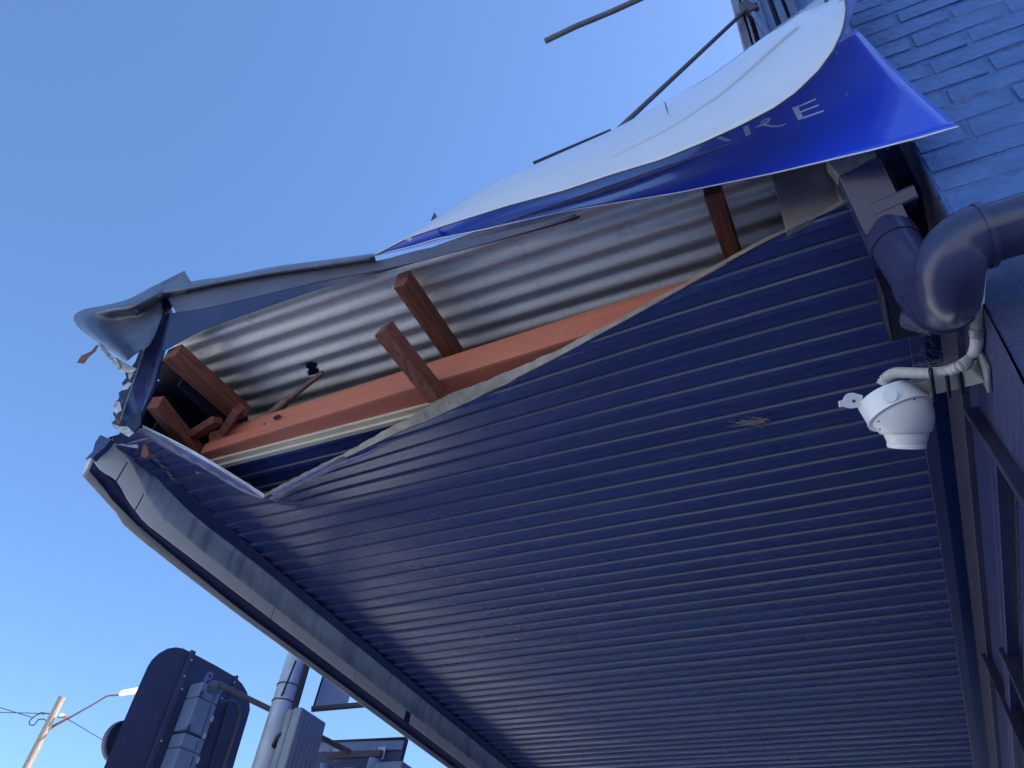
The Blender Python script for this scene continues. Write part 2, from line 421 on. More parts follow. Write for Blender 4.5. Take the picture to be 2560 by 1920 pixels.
beam_obj('pilaster_brace', a + (a - b2) * .2, b2 + (b2 - a) * 1.2, (1, 0, 0), (0, 1, 0), .02, .022, M_parapet, bld, .003)

# unseen shops added across the road to send the sunlight back
far = thing('bounce_shop', 'unseen pale shop row added across the road to bounce sunlight', 'building', (10, 20, 0))
box_obj('wall', (-40, 18.6, 0), (60, 26, 4.6), M_wallpale, far, 0)
for k in range(12):
    x = -36 + k * 8
    box_obj('window', (x, 18.55, .8), (x + 5, 18.599, 2.6), M_glass, far, 0)

# ------------------------------------------------------------------ awning
aw = thing('awning', 'damaged navy street awning with its end torn open', 'awning', (1.3, 1.2, H))
FY = 2.56          # inner fascia face
XEND = 9.0
# --- soffit sheet: flat pans with narrow recessed ribs; the near sheet is pulled down along its edge
PITCH = 0.0472 * 1.75
tr = [(2127, 498, 0.0), (2050, 538, .004), (1964, 582, .008), (1852, 640, .014), (1620, 770, .03), (1406, 888, .05), (1262, 962, .062),
      (1103, 1037, .075), (993, 1083, .085), (870, 1142, .095), (760, 1190, .102), (700, 1226, .106), (672, 1244, .108), (655, 1245, .106), (620, 1220, .098), (559, 1178, .075), (500, 1144, .05), (458, 1120, .035), (400, 1090, .015), (357, 1068, 0.0)]
edge = np.array([list(on_z(u, v, H - d)) + [d] for u, v, d in tr])
edge = edge[np.argsort(edge[:, 1])]
Y0, Y1 = -0.245, FY - .012
def edge_x(y): return float(np.interp(y, edge[:, 1], edge[:, 0]))
def edge_d(y): return float(np.interp(y, edge[:, 1], edge[:, 3]))
XH = 1.98
X_PH = on_z(1400 + 1845 * 1100 / 2212, 1100 + 95 * 1100 / 2212, H)[0]     # one rib's far wall
def soff_z(x, y):
    xe = edge_x(y); d = edge_d(y)
    s = max(0, min(1, (XH - x) / max(.05, XH - xe)))
    dz = -d * s ** 1.6
    if y > 1.9 and s > .4:     # crumpled strip on the street side of the dent
        dz += -0.010 * math.sin((s - .4) * 18) * min(1, (y - 1.9) / .15) * min(1, d / .04) * (s - .4)
    return H + dz
def rib_profile(x0, x1):
    k0 = math.floor((x0 - X_PH) / PITCH) - 1; out = []
    k = k0
    while True:
        xb = X_PH + k * PITCH + .0015 * math.sin(k * 2.3)
        f = .75 + .45 * ((k * 37) % 11) / 10
        for dx, dz in ((-.0225, 0), (-.0205, .006), (-.0175, .006), (-.0158, 0), (-.0125, -.0078 * f), (.0075, -.0078 * f), (.0155, 0)):
            if x0 < xb + dx < x1: out.append((xb + dx, dz))
        if xb > x1: break
        k += 1
    return out
ys_near = sorted(set(list(np.linspace(Y0, 1.7, 60)) + list(np.linspace(1.7, Y1, 80))))
pr = [(0.9, 0)] + rib_profile(1.18, XH) + [(XH, 0)]
V, F = [], []
nc = len(ys_near)
for x, dz in pr:
    for y in ys_near:
        xe = edge_x(y); cl = x <= xe
        xx = max(x, xe)
        f = min(1.0, max(0.0, (xx - xe) / .02))
        V.append((xx, y, soff_z(xx, y) + dz * (f if not cl else 0)))
for i in range(len(pr) - 1):
    for j in range(nc - 1):
        q = [(i, j), (i, j + 1), (i + 1, j + 1), (i + 1, j)]
        if all(pr[a][0] <= edge_x(ys_near[b]) for a, b in q): continue
        F.append(tuple(a * nc + b for a, b in q))
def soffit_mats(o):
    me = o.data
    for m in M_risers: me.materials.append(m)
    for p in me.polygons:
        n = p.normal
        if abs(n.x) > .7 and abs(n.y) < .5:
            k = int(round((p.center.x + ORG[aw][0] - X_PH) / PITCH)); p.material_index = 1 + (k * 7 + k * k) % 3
o = mesh_obj('soffit_sheet', V, F, M_soffit, aw, label='near soffit sheet dragged down and dented along its torn edge')
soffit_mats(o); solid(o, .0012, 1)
x = XH
while x < XEND - .1:
    x2 = min(XEND, x + PITCH * 10)
    p2 = [(x, 0)] + rib_profile(x + .0005, x2 - .0005) + [(x2, 0)]
    yf = np.linspace(Y0, Y1, 30); V = [(a + .0005 * math.sin(y * 3.1 + a * 5), y, H + dz + .0006 * math.sin(y * 5.3 + a * 9) + .0004 * math.sin(y * 11 + a * 23)) for a, dz in p2 for y in yf]
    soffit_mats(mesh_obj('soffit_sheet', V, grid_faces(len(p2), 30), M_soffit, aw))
    x = x2
# inner sheet behind the dent
p2 = [(1.60, 0)] + rib_profile(1.61, 2.05) + [(2.05, 0)]
V = [(a, y, H + .012 + dz) for a, dz in p2 for y in (Y0, Y1)]
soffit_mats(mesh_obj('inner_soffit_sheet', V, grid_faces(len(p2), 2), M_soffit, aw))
# beige turned edge of the dragged sheet
lo_pts = [(2127, 503), (1964, 579), (1852, 637), (1620, 768), (1406, 886), (1262, 958), (1103, 1036), (993, 1082), (870, 1141), (760, 1189), (690, 1228), (655, 1247)]
hi_pts = [(2124, 492), (1964, 571), (1852, 628), (1620, 757), (1406, 868), (1262, 934), (1136, 981), (1071, 1015), (955, 1081), (848, 1140), (758, 1184), (690, 1220), (652, 1241)]
def dz_at(u): return float(np.interp(-u, [-2127, -1406, -993, -655], [0, .05, .085, .107]))
rj = random.Random(2)
lo = [on_z(u, v, H - dz_at(u) - .003) for u, v in lo_pts]; hi = [on_z(u, v, H - dz_at(u) + .018) for u, v in hi_pts]
hi = [p + np.array([rj.uniform(-.003, .003), 0, rj.uniform(-.002, .003)]) for p in catmull(hi, 110)]
loft_obj('turned_edge', [catmull(lo, 110), hi], M_beige, aw, thick=.0015, n=110, lincurve=True)
lo = [on_z(u, v, H - d - .003) for u, v, d in [(655, 1247, .107), (559, 1181, .075), (458, 1124, .035), (357, 1070, 0)]]
hi = [on_z(u, v, H - d + .012) for u, v, d in [(668, 1240, .107), (562, 1173, .075), (460, 1114, .035), (357, 1063, 0)]]
loft_obj('turned_edge', [lo, hi], M_strip, aw, thick=.0015, n=30)
rf = random.Random(11)
for u, v, r in [(1202, 1588, 4), (1205, 1594, 3), (1291, 1598, 3.6), (1276, 1559, 3.2), (1296, 1565, 3), (1279, 1522, 2), (1356, 1473, 2.2), (959, 1551, 2.6), (1064, 1620, 2), (882, 1536, 1.6), (894, 1533, 1.6), (1133, 1762, 2), (1209, 1611, 1.8), (1288, 1518, 1.4), (1866, 1567, 2.2), (973, 1243, 1.4)]:
    c = on_z(u, v, H - .0125); n = 7
    V = [c + np.array([math.cos(t) * r * .001 * rf.uniform(.6, 1.5), math.sin(t) * r * .001 * rf.uniform(.6, 1.5), -.0006]) for t in np.linspace(0, 2 * math.pi, n, endpoint=False)]
    mesh_obj('paint_fleck', V + [v_ + np.array([0, 0, .003]) for v_ in V], [tuple(range(n)), tuple(range(2 * n - 1, n - 1, -1))] + [(k, n + k, n + (k + 1) % n, (k + 1) % n) for k in range(n)], M_cream, aw)
M_crease = paint('creased_blue_sheet', (0.13, 0.165, 0.33), 0.3, 0.3, 14, (1, 1, 1), bump=.1, bscale=50, dirt=((.3, .3, .34), 16, .55, .75, .6))  # lighter than the soffit navy, painting in highlights along the folds
def crease(up, lo_, n=40, mat=M_crease, drop=.010):
    a = catmull([on_z(u, v, H - d) for u, v, d in up], n); b = catmull([on_z(u, v, H - d) for u, v, d in lo_], n)
    m = [(p * .5 + q * .5) + np.array([0, 0, -drop * math.sin(math.pi * i / (n - 1)) * (1 + .3 * math.sin(i * 1.3))]) for i, (p, q) in enumerate(zip(a, b))]
    loft_obj('creased_flap', [a, m, b], mat, aw, across=7, n=n, thick=.001)
crease([(357, 1070, .004), (458, 1122, .042), (559, 1180, .084), (652, 1241, .116)], [(360, 1088, .004), (420, 1127, .03), (507, 1171, .068), (594, 1223, .10), (662, 1251, .117)])
crease([(676, 1233, .115), (760, 1188, .11), (858, 1140, .102)], [(684, 1240, .115), (785, 1182, .11), (870, 1145, .102)], drop=.004)
crease([(672, 1246, .115), (770, 1193, .11), (900, 1138, .10), (985, 1100, .088)], [(680, 1250, .115), (790, 1194, .11), (905, 1144, .10), (990, 1102, .088)], drop=.004)
# cream batten and purlin
box_obj('edge_batten', (1.568, .3, H + .008), (1.592, FY - .2, H + .030), M_cream, aw, .002)
box_obj('edge_batten', (1.592, .3, H - .003), (1.612, FY - .2, H + .012), M_cream, aw, .002)
# purlin: lipped channel with a rolled step
px0, zl, zu = 1.486, H + .022, H + .126
def psk(y): return .038 * (y - 1.17)
sec = [(px0 + .075, zl), (px0, zl), (px0, zl + .018), (px0 + .0, zl + .045), (px0 + .012, zl + .050), (px0 + .012, zu - .03), (px0, zu - .018), (px0, zu), (px0 + .06, zu)]
V = [(a + psk(y), y, b) for y in (-.2, .6, 1.4, FY - .28) for a, b in sec]; n = len(sec)
F = [(i * n + j, i * n + j + 1, (i + 1) * n + j + 1, (i + 1) * n + j) for i in range(3) for j in range(n - 1)]
o = mesh_obj('purlin', V, F, M_primer, aw); solid(o, .003, 1)
beam_obj('purlin_flange', (px0 + .041 + psk(-.2), -.2, zl - .0022), (px0 + .041 + psk(FY - .28), FY - .28, zl - .0022), (1, 0, 0), (0, 0, 1), .076, .003, M_primer, aw, 0)
h = on_x(692, 1043, px0 + psk(1.95) - .002)
# punched holes
def disc(name, c, nrm, r, mat, parent, seg=18, squash=1.0, thick=.002):
    nrm = np.array(nrm, float); nrm /= np.linalg.norm(nrm)
    a = np.cross(nrm, [0, 0, 1]) if abs(nrm[2]) < .9 else np.cross(nrm, [1, 0, 0]); a /= np.linalg.norm(a); b = np.cross(nrm, a)
    V = [c + a * r * math.cos(t) + b * r * squash * math.sin(t) for t in np.linspace(0, 2 * math.pi, seg, endpoint=False)]
    V += [v + nrm * thick for v in V]
    F = [tuple(range(seg))[::-1], tuple(range(seg, 2 * seg))] + [(k, (k + 1) % seg, seg + (k + 1) % seg, seg + k) for k in range(seg)]
    o = mesh_obj(name, V, F, mat, parent); return fix_normals(o)
disc('punched_hole', h, (-1, 0, 0), .017, M_navydark, aw, squash=.62)
disc('punched_hole', on_x(661, 1060, px0 + psk(2.0) - .002), (-1, 0, 0), .0045, M_navydark, aw)
# rafters
def rafter(x0, x1, y, z0, z1, w=.045, tilt=0.0):
    return beam_obj('rafter', (x0, y, (z0 + z1) / 2), (x1, y + tilt, (z0 + z1) / 2), (0, 1, 0), (0, 0, 1), w, z1 - z0, M_timber, aw, .003)
beam_obj('rafter', on_z(1004, 697, H + .2235), on_z(1140, 892, H + .2235), (0, 1, 0), (0, 0, 1), .048, .077, M_timber, aw, .003)
beam_obj('rafter', on_z(958, 820, H + .060), on_z(1092, 990, H - .022), (0, 1, 0), (0, 0, 1), .05, .066, M_timber, aw, .003)
bolt = on_z(1077, 997, H + .02)
tube_obj('bolt', [bolt, bolt - np.array([0, 0, .012])], .007, M_edge, aw, 8)
rafter(1.218, 2.2, .165, H + .165, H + .235, .05, .0)
disc('knot', on_x(1797, 571, 1.352) + np.array([-.01, 0, -.004]), (-.3, 0, -1), .009, M_edge, aw, 12, squash=.8, thick=.002) if False else None
# corner timbers on the street side
def px_beam(name, p0, p1, w, h, mat, parent, hd=(0, 0, 1)):
    return beam_obj(name, p0, p1, (0, 1, 0), hd, w, h, mat, parent, .003)
px_beam('rafter', on_z(430, 880, H + .21), on_z(605, 1036, H + .21), .075, .06, M_timber, aw)
px_beam('rafter', on_z(388, 1005, H + .06), on_z(500, 1145, H + .06), .05, .06, M_timber, aw)
px_beam('strut', on_z(600, 1020, H + .13), on_z(560, 1080, H + .10), .03, .05, M_timber, aw)
px_beam('strut', on_z(480, 1090, H + .08), on_z(545, 1050, H + .11), .03, .05, M_timber, aw)
# rusty strut poking through the roof
a = on_z(808, 930, H + .262); b2 = on_z(735, 988, H + .20); c = on_z(680, 1032, H + .165)
tube_obj('rusty_strut', [a, b2, b2 + (c - b2) * .2, b2 + (c - b2) * .5, c], [.0105, .0105, .012, .019, .016], M_strut, aw, 10)
# --- corrugated roof
cp = 0.0372 * 2.05
def zinc_z(x): return ZR + .0125 * math.cos(2 * math.pi * (x - 0.6465 * 2.05) / cp)
xs = np.arange(1.162, 4.6, cp / 10)
hole_c = on_z(775, 922, ZR - .01)
yy = sorted(set(list(np.linspace(-.3, 2.26, 12)) + list(np.linspace(hole_c[1] - .05, hole_c[1] + .05, 14))))
V = [(x, y, zinc_z(x)) for x in xs for y in yy]
F = []
for i in range(len(xs) - 1):
    for j in range(len(yy) - 1):
        cx, cy = (xs[i] + xs[i + 1]) / 2, (yy[j] + yy[j + 1]) / 2
        if abs(cx - hole_c[0]) < .027 and abs(cy - hole_c[1]) < .026 + .004 * math.sin(i * 1.7): continue
        F.append((i * len(yy) + j, i * len(yy) + j + 1, (i + 1) * len(yy) + j + 1, (i + 1) * len(yy) + j))
o = mesh_obj('roof_iron', V, F, M_zinc, aw, True); solid(o, .001, 1)
box_obj('hole_dark_plate', (hole_c[0] - .09, hole_c[1] - .09, ZR + .02), (hole_c[0] + .09, hole_c[1] + .09, ZR + .024), M_navydark, aw, 0)  # dark plate added above the hole to block the sky and keep it dark
box_obj('roof_iron', (4.6, -.3, ZR - .01), (XEND, 2.62, ZR + .01), M_zinc, aw, 0)
# end boards near the wall
c0 = on_x(1929, 438, 1.265); c1 = on_x(2075, 395, 1.265); c2 = on_x(2106, 506, 1.265); c3 = on_x(1965, 577, 1.265)
def slab(name, quad, t, mat, parent, bev=.002):
    q = [np.array(p, float) for p in quad]; nrm = np.cross(q[1] - q[0], q[3] - q[0]); nrm /= np.linalg.norm(nrm)
    if nrm[0] < 0: nrm = -nrm
    return hexa_obj(name, q + [p + nrm * t for p in q], mat, parent, bev)
slab('end_board', [c0, c1, c2, c3], .02, M_fibre, aw)
slab('end_board', [on_x(2077, 395, 1.255), on_x(2112, 392, 1.255), on_x(2110, 504, 1.255), on_x(2094, 490, 1.255)], .02, M_concrete, aw)
# shade behind the first bay, a dark panel added under the roof by the wall
box_obj('shade_panel', (1.75, -.3, H + .05), (1.77, .14, ZR - .02), M_navydark, aw, 0)
# --- wall trim of the soffit
ytr = on_z(2364, 1240, H - .004)[1]
box_obj('wall_trim', (1.34, ytr, H - .012), (XEND, Y0 + .004, H - .002), M_navy, aw, .002)
# --- fascia: straight run from x = 2.1 on, bent near end traced in its own planes
YO = 2.645
def run(line, Y, zst, xs_=2.0):
    pts = [on_y(u, v, Y) for u, v in line]
    pts = [p for p in pts if p[0] < xs_] + [np.array([xs_ + .25, Y, zst]), np.array([xs_ + .8, Y, zst]), np.array([5, Y, zst]), np.array([XEND, Y, zst])]
    return pts
zf = [H - .0 , CAMZ + FY / 1.581, CAMZ + FY / 1.638, CAMZ + YO / 1.692, CAMZ + YO / 1.7215]
L2 = run([(338, 1098), (354, 1141), (372, 1168), (390, 1197), (404, 1209), (469, 1274), (500, 1302), (585, 1371)], FY, zf[0] + .0)
L3 = run([(283, 1110), (319, 1147), (354, 1213), (368, 1245), (410, 1300), (432, 1317), (530, 1398)], FY, zf[1])
L4 = run([(229, 1147), (252, 1177), (290, 1203), (322, 1255), (356, 1300), (374, 1317), (500, 1413)], FY, zf[2])
L5 = run([(218, 1171), (261, 1222), (330, 1300), (490, 1437)], YO, zf[3])
L6 = run([(206, 1189), (258, 1247), (307, 1300), (333, 1334), (480, 1453)], YO, zf[4])
def densify(P, n=60):
    return catmull(P, n)
fasc = loft_obj('fascia', [L2, [a * .5 + b * .5 + np.array([0, .012, 0]) for a, b in zip(densify(L2, 8), densify(L3, 8))], L3], M_fasc, aw, across=9, thick=.003, n=80)
loft_obj('fascia_channel', [[p + np.array([0, .004, -.001]) for p in L4], [p + np.array([0, -.001, .0]) for p in L5]], M_groove, aw, thick=.003, n=80)
loft_obj('fascia_lip', [L5, L6], M_lip, aw, thick=.004, n=80)
# white strip panels with joints between them
D3, D4 = catmull(L3, 400), catmull(L4, 400)
def at_x(D, x): return int(np.argmin([abs(p[0] - x) for p in D]))
joints = [L3[0][0] - .02, on_y(305, 1180, FY)[0], on_y(355, 1245, FY)[0], on_y(634, 1497, FY)[0], on_y(681, 1535, FY)[0], on_y(887, 1692, FY)[0], on_y(1012, 1790, FY)[0], on_y(1070, 1835, FY)[0], 4.6, 6.0, XEND]
gaps = {6: .05}
def tt(D, x):
    xs_ = np.array([p[0] for p in D]); return float(np.interp(x, xs_, np.linspace(0, 1, len(D))))
def pt(D, t):
    f = t * (len(D) - 1); i = min(len(D) - 2, int(f)); return D[i] * (1 - (f - i)) + D[i + 1] * (f - i)
for k in range(len(joints) - 1):
    a3, b3 = tt(D3, joints[k]), tt(D3, joints[k + 1]); a4, b4 = tt(D4, joints[k]), tt(D4, joints[k + 1])
    if k == 0: a3 = a4 = 0
    g = .0009 if k + 1 < len(joints) - 1 else 0
    if k in gaps: a3 += gaps[k] / 7; a4 += gaps[k] / 7
    n = 16
    r3 = [pt(D3, a3 + (b3 - g - a3) * i / n) + np.array([0, -.004, -.0015]) for i in range(n + 1)]
    r4 = [pt(D4, a4 + (b4 - g - a4) * i / n) + np.array([0, -.002, .0]) for i in range(n + 1)]
    loft_obj('fascia_panel', [r3, r4], M_strip, aw, thick=.003, n=n + 1)
# navy backing seen in the gap between panels, then the outer face of the fascia
bk3 = [p + np.array([0, .006, -.002]) for p in L3]; bk4 = [p + np.array([0, .006, 0]) for p in L4]
loft_obj('fascia_backing', [bk3, bk4], M_navy, aw, thick=.002, n=80)
box_obj('fascia_outer_face', (2.4, YO + .005, zf[4] + .03), (XEND, YO + .012, ZR + .06), M_blue, aw, 0)
box_obj('fascia_top', (1.75, FY, ZR + .03), (XEND, YO, ZR + .04), M_capout, aw, 0)
# torn end of the outer face
def slab_px(name, pts, t, mat, parent, bev=0.001):
    """plate traced in its own plane: list of (u, v, x) -> polygon with thickness t along +x"""
    P = [on_x(u, v, x) for u, v, x in pts]; n = len(P)
    V = P + [p + np.array([t, 0, 0]) for p in P]
    F = [tuple(range(n)), tuple(range(2 * n - 1, n - 1, -1))] + [(k, n + k, n + (k + 1) % n, (k + 1) % n) for k in range(n)]
    o = mesh_obj(name, V, F, mat, parent); fix_normals(o); return o
xe = L4[0][0]
slab_px('torn_flange', [(251, 1087, xe), (277, 1099, xe), (262, 1118, xe), (240, 1136, xe), (231, 1147, xe), (213, 1148, xe), (232, 1128, xe), (238, 1106, xe)], .02, M_navy, aw)
slab_px('torn_flange', [(229, 1145, xe - .004), (218, 1171, xe - .004), (206, 1189, xe - .004), (214, 1160, xe - .004), (222, 1146, xe - .004)], .01, M_lip, aw)
slab_px('torn_flange', [(283, 1110, L3[0][0]), (293, 1082, L3[0][0]), (318, 1090, L3[0][0] + .01), (340, 1096, L3[0][0] + .02), (345, 1120, L3[0][0] + .03)], .004, M_fasc, aw)
# dark strip inside the fascia along the soffit edge
loft_obj('soffit_edge_strip', [[np.array([p[0], FY - .075, H - .005 - .010 * (p[0] > 1.9)]) for p in L2], [p + np.array([0, -.002, -.001 - .010 * (p[0] > 1.9)]) for p in L2]], M_navy, aw, thick=.002, n=60)
# --- end plate and barge capping at the torn end
ep = [(409, 762, 1.20), (427, 772, 1.20), (426, 803, 1.20), (409, 870, 1.215), (385, 960, 1.24), (346, 1052, 1.27), (299, 1055, 1.26), (330, 965, 1.23), (360, 880, 1.21), (391, 775, 1.19)]
slab_px('end_plate', ep, .012, M_navy, aw)
# bright torn edge of the end plate
tube_obj('torn_edge', [on_x(u, v, x - .004) for u, v, x in [(391, 775, 1.19), (376, 830, 1.2), (345, 922, 1.22), (318, 1000, 1.245), (299, 1055, 1.26)]], .0016, M_foil, aw, 6)
capx = 1.118
sil = [(936, 636), (800, 653), (681, 669), (565, 692), (501, 701), (472, 700)]
fold = [(936, 652), (800, 672), (687, 688), (565, 709), (478, 728), (409, 744)]
lowr = [(1037, 655), (930, 678), (800, 703), (623, 745), (507, 771), (449, 778), (432, 785)]
navl = [(1377, 566), (1037, 655), (800, 721), (623, 781), (449, 848), (405, 890)]
def X(line, x): return [on_x(u, v, x) for u, v in line]
silf = sil + [(461, 677), (440, 687), (420, 697), (383, 716), (363, 727), (322, 749)]
foldf = fold + [(380, 758), (350, 775), (322, 790)]
loft_obj('barge_capping', [X([(936, 634), (800, 652), (681, 668), (565, 691), (501, 700), (440, 710), (383, 718), (322, 750)], capx + .02),
                           X([(936, 640), (800, 661), (681, 678), (565, 699), (478, 716), (430, 726), (380, 740), (330, 768)], capx - .02),
                           X([(940, 652), (800, 673), (687, 689), (565, 710), (478, 729), (430, 738), (395, 752), (345, 790)], capx + .01)],
         M_capout, aw, across=10, thick=.002, n=50)
loft_obj('barge_soffit', [X([(1440, 534), (1406, 544), (1222, 588), (1037, 628), (945, 652), (800, 673), (687, 689), (565, 710), (478, 729), (420, 745)], capx + .012),
                          X([(1440, 542), (1406, 554), (1222, 606), (1037, 656), (930, 679), (800, 704), (623, 746), (507, 772), (440, 781)], capx + .021)], M_capin, aw, thick=.002, n=40)
loft_obj('barge_inner_face', [X([(1450, 538), (1400, 553), (1037, 654), (930, 677), (800, 703), (623, 745), (507, 771), (430, 783)], capx + .022),
                              X([(1450, 544), (1400, 560), (1037, 657), (930, 688), (800, 722), (623, 783), (507, 826), (405, 880)], capx + .034)], M_navydeep, aw, thick=.002, n=40)
# torn peak standing up on the capping
slab_px('torn_peak', [(461, 677, capx), (475, 701, capx), (470, 712, capx), (420, 720, capx), (383, 730, capx), (383, 716, capx), (420, 697, capx)], .003, M_capout, aw)
# rolled nose sheet
Nx = capx - .02
EX = [[(475, 700), (440, 697), (410, 706)], [(474, 722), (440, 728), (412, 732)], [(440, 752), (420, 754), (408, 756)], [(424, 782), (415, 786), (408, 789)]]
rowsN = [
    X([(383, 716), (322, 748), (261, 764), (209, 774), (188, 786), (185, 800), (200, 822), (247, 857), (279, 878), (316, 903)], Nx),
    X([(392, 735), (335, 765), (275, 775), (235, 785), (222, 796), (222, 806), (232, 822), (262, 852), (288, 870), (322, 899)], Nx - .02),
    X([(400, 758), (350, 785), (320, 790), (300, 798), (290, 806), (290, 818), (296, 830), (310, 850), (325, 866), (338, 886)], Nx + .04),
    X([(405, 790), (395, 815), (390, 830), (385, 842), (380, 850), (376, 858), (372, 864), (368, 868), (362, 871), (352, 876)], Nx + .05)]
rowsN = [X(e, r[0][0] + .03) + r for e, r in zip(EX, rowsN)]
loft_obj('rolled_end_sheet', rowsN, M_capout, aw, across=14, thick=.0025, n=50, label='end sheet rolled into a rounded nose')
# torn foil shreds hanging at the corner
rs = random.Random(3)
slab_px('torn_lining', [(u, v, 1.262) for u, v in [(352, 868), (338, 905), (322, 925), (312, 930), (316, 944), (305, 957), (308, 972), (296, 983), (300, 996), (286, 1004), (290, 1022), (282, 1034), (290, 1048), (278, 1057), (296, 1064), (318, 1066), (336, 1078), (352, 1060), (352, 980), (370, 890)]], .006, M_navydark, aw)
def shred(pts, x, mat=M_foil):
    slab_px('torn_shred', [(u, v, x + rs.uniform(-.004, .004)) for u, v in pts], .002, mat, aw)
shred([(247, 857), (262, 868), (292, 900), (300, 918), (290, 921), (270, 893), (255, 876)], 1.13)
shred([(290, 893), (310, 905), (341, 922), (330, 931), (312, 930), (296, 926), (287, 912)], 1.14)
shred([(318, 928), (337, 927), (329, 940), (323, 950)], 1.15)
shred([(304, 968), (321, 955), (330, 958), (318, 972), (305, 975)], 1.2, M_fasc)
shred([(284, 1000), (300, 1005), (304, 1025), (290, 1036), (283, 1022)], 1.22)
shred([(287, 1045), (297, 1040), (300, 1060), (290, 1055)], 1.24, M_timber)
shred([(278, 1056), (290, 1066), (318, 1066), (335, 1082), (322, 1092), (304, 1082), (285, 1070)], 1.25)
shred([(300, 985), (310, 990), (306, 1020), (298, 1035), (292, 1010)], 1.225, M_navy)
slab_px('torn_shred', [(360, 1110, 1.3), (369, 1118, 1.3), (372, 1138, 1.3), (362, 1142, 1.3), (352, 1138, 1.3), (354, 1125, 1.3)], .01, M_timber, aw)
for (u, v) in [(380, 1140), (392, 1150), (404, 1165), (416, 1178), (425, 1187), (434, 1198), (442, 1207)]:
    p = on_z(u, v, H - .008)
    slab('dirt_clump', [p + np.array(q) * rs.uniform(.6, 1.2) for q in ((-.012, -.008, 0), (.012, -.01, 0), (.014, .009, 0), (-.01, .012, 0))], .004, M_concrete, aw)
box_obj('gutter_dark_fill', (1.235, 2.262, ZR - .03), (4.6, 2.43, ZR - .01), M_navydark, aw, 0)  # dark gutter fill for the shadowed left bay, also closing sky gaps
box_obj('gutter_dark_side', (1.30, 2.264, ZR - .12), (4.6, 2.28, ZR - .032), M_navydark, aw, 0)
box_obj('gutter_dark_side', (1.40, 2.45, H + .03), (4.6, 2.46, ZR - .0), M_navydark, aw, 0)
box_obj('gutter_dark_fill', (1.45, 2.2, ZR + .016), (4.6, 2.45, ZR + .03), M_navydark, aw, 0)
box_obj('gutter_dark_fill', (1.32, 2.431, ZR - .032), (4.6, 2.62, ZR - .012), M_navydark, aw, 0)
box_obj('corner_backing', (1.75, 2.0, H + .04), (1.77, FY - .03, ZR - .125), M_navydark, aw, 0)  # dark sheet standing in for the shadow deep in the left bay
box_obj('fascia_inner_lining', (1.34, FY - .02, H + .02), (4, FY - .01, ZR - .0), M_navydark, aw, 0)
# stay flashing strip lying along the roof edge
fl = [on_x(1336, 413, 1.25), on_x(1425, 376, 1.25), on_x(1530, 331, 1.25)]
beam_obj('roof_flashing', fl[0], fl[2], (1, 0, 0), (0, 0, 1), .03, .006, M_rustrod, aw, .001)

# ------------------------------------------------------------------ leaf caught on the torn end
lf = [(192, 907), (203, 889), (228, 878), (240, 863), (247, 862), (238, 879), (222, 892), (210, 909)]
o = slab_px('dry_leaf', [(u, v, 1.12) for u, v in lf], .001, M_timber, None)
tag(o, 'curled dry brown leaf dangling beside the rolled end of the awning', 'leaf')

# ------------------------------------------------------------------ torn sign
sg = thing('shop_sign', 'blue shop sign sheet peeled off the awning end and curling over', 'sign', tuple(on_x(1700, 400, 1.1)))
def Xv(line): return [on_x(u, v, x) for u, v, x in line]
bot = [(936, 640, 1.17), (1037, 627, 1.165), (1222, 588, 1.16), (1406, 544, 1.155), (1700, 493, 1.14), (1760, 480, 1.135), (1930, 444, 1.12), (2180, 383, 1.10), (2302, 350, 1.085), (2396, 322, 1.07)]
top = [(936, 637, 1.17), (1000, 604, 1.175), (1050, 579, 1.18), (1113, 549, 1.185), (1200, 510, 1.19), (1300, 462, 1.19), (1400, 425, 1.19), (1600, 335, 1.19), (1800, 245, 1.18), (1950, 178, 1.17), (2060, 118, 1.165), (2103, 93, 1.16), (2141, 72, 1.155)]
B = lin(Xv(bot), 60); T = lin(Xv(top), 60)
rows = []
for k, (f, dx) in enumerate([(0, -.03), (.15, -.008), (.35, .024), (.6, .045), (.8, .035), (1, 0)]):
    rows.append([b * (1 - f) + t * f + np.array([dx * min(1, i / 10) * (1 - .85 * i / 59), 0, 0]) for i, (b, t) in enumerate(zip(B, T))])
blue = loft_obj('blue_sheet', rows, M_blue, sg, across=24, n=60, thick=.003)
# thin bare edge along the bottom
tube_obj('sheet_edge', [p + np.array([-.002, 0, -.001]) for p in rows[0]], .0018, M_letter, sg, 6)
# white back of the upper sheet folded over towards the viewer
silw = [(936, 634), (985, 608), (1074, 556), (1117, 530), (1225, 462), (1334, 415), (1514, 337), (1569, 309), (1662, 258), (1774, 196), (1862, 132), (1947, 68), (2041, 0), (2110, -52), (2190, -115)]
edw = [(937, 639), (1019, 596), (1113, 564), (1262, 517), (1406, 478), (1529, 437), (1652, 400), (1760, 356), (1850, 315), (1934, 271), (1991, 231), (2049, 174), (2085, 123), (2107, 76), (2116, 29), (2113, -20), (2100, -60)]
n = 70
def pxl(line, n): return [np.array(p) for p in lin([(u, v) for u, v in line], n)]
S2, W2 = pxl(silw, n), pxl(edw, n)
def ramp_(i, a, b): return a + (b - a) * min(1, (i / (n - 1)) / .6)
r0, r1, r2, r3, r4 = [], [], [], [], []
for i in range(n):
    s, w = S2[i], W2[i]
    k = min(1, i / 12)
    r0.append(on_x(*(s * .75 + w * .25), ramp_(i, 1.165, 1.13)))
    r1.append(on_x(*(s * .95 + w * .05), ramp_(i, 1.165, 1.09)))
    r2.append(on_x(*s, ramp_(i, 1.163, 1.05)))
    r3.append(on_x(*(s * .55 + w * .45), ramp_(i, 1.160, .965)))
    r4.append(on_x(*w, ramp_(i, 1.160, .93)))
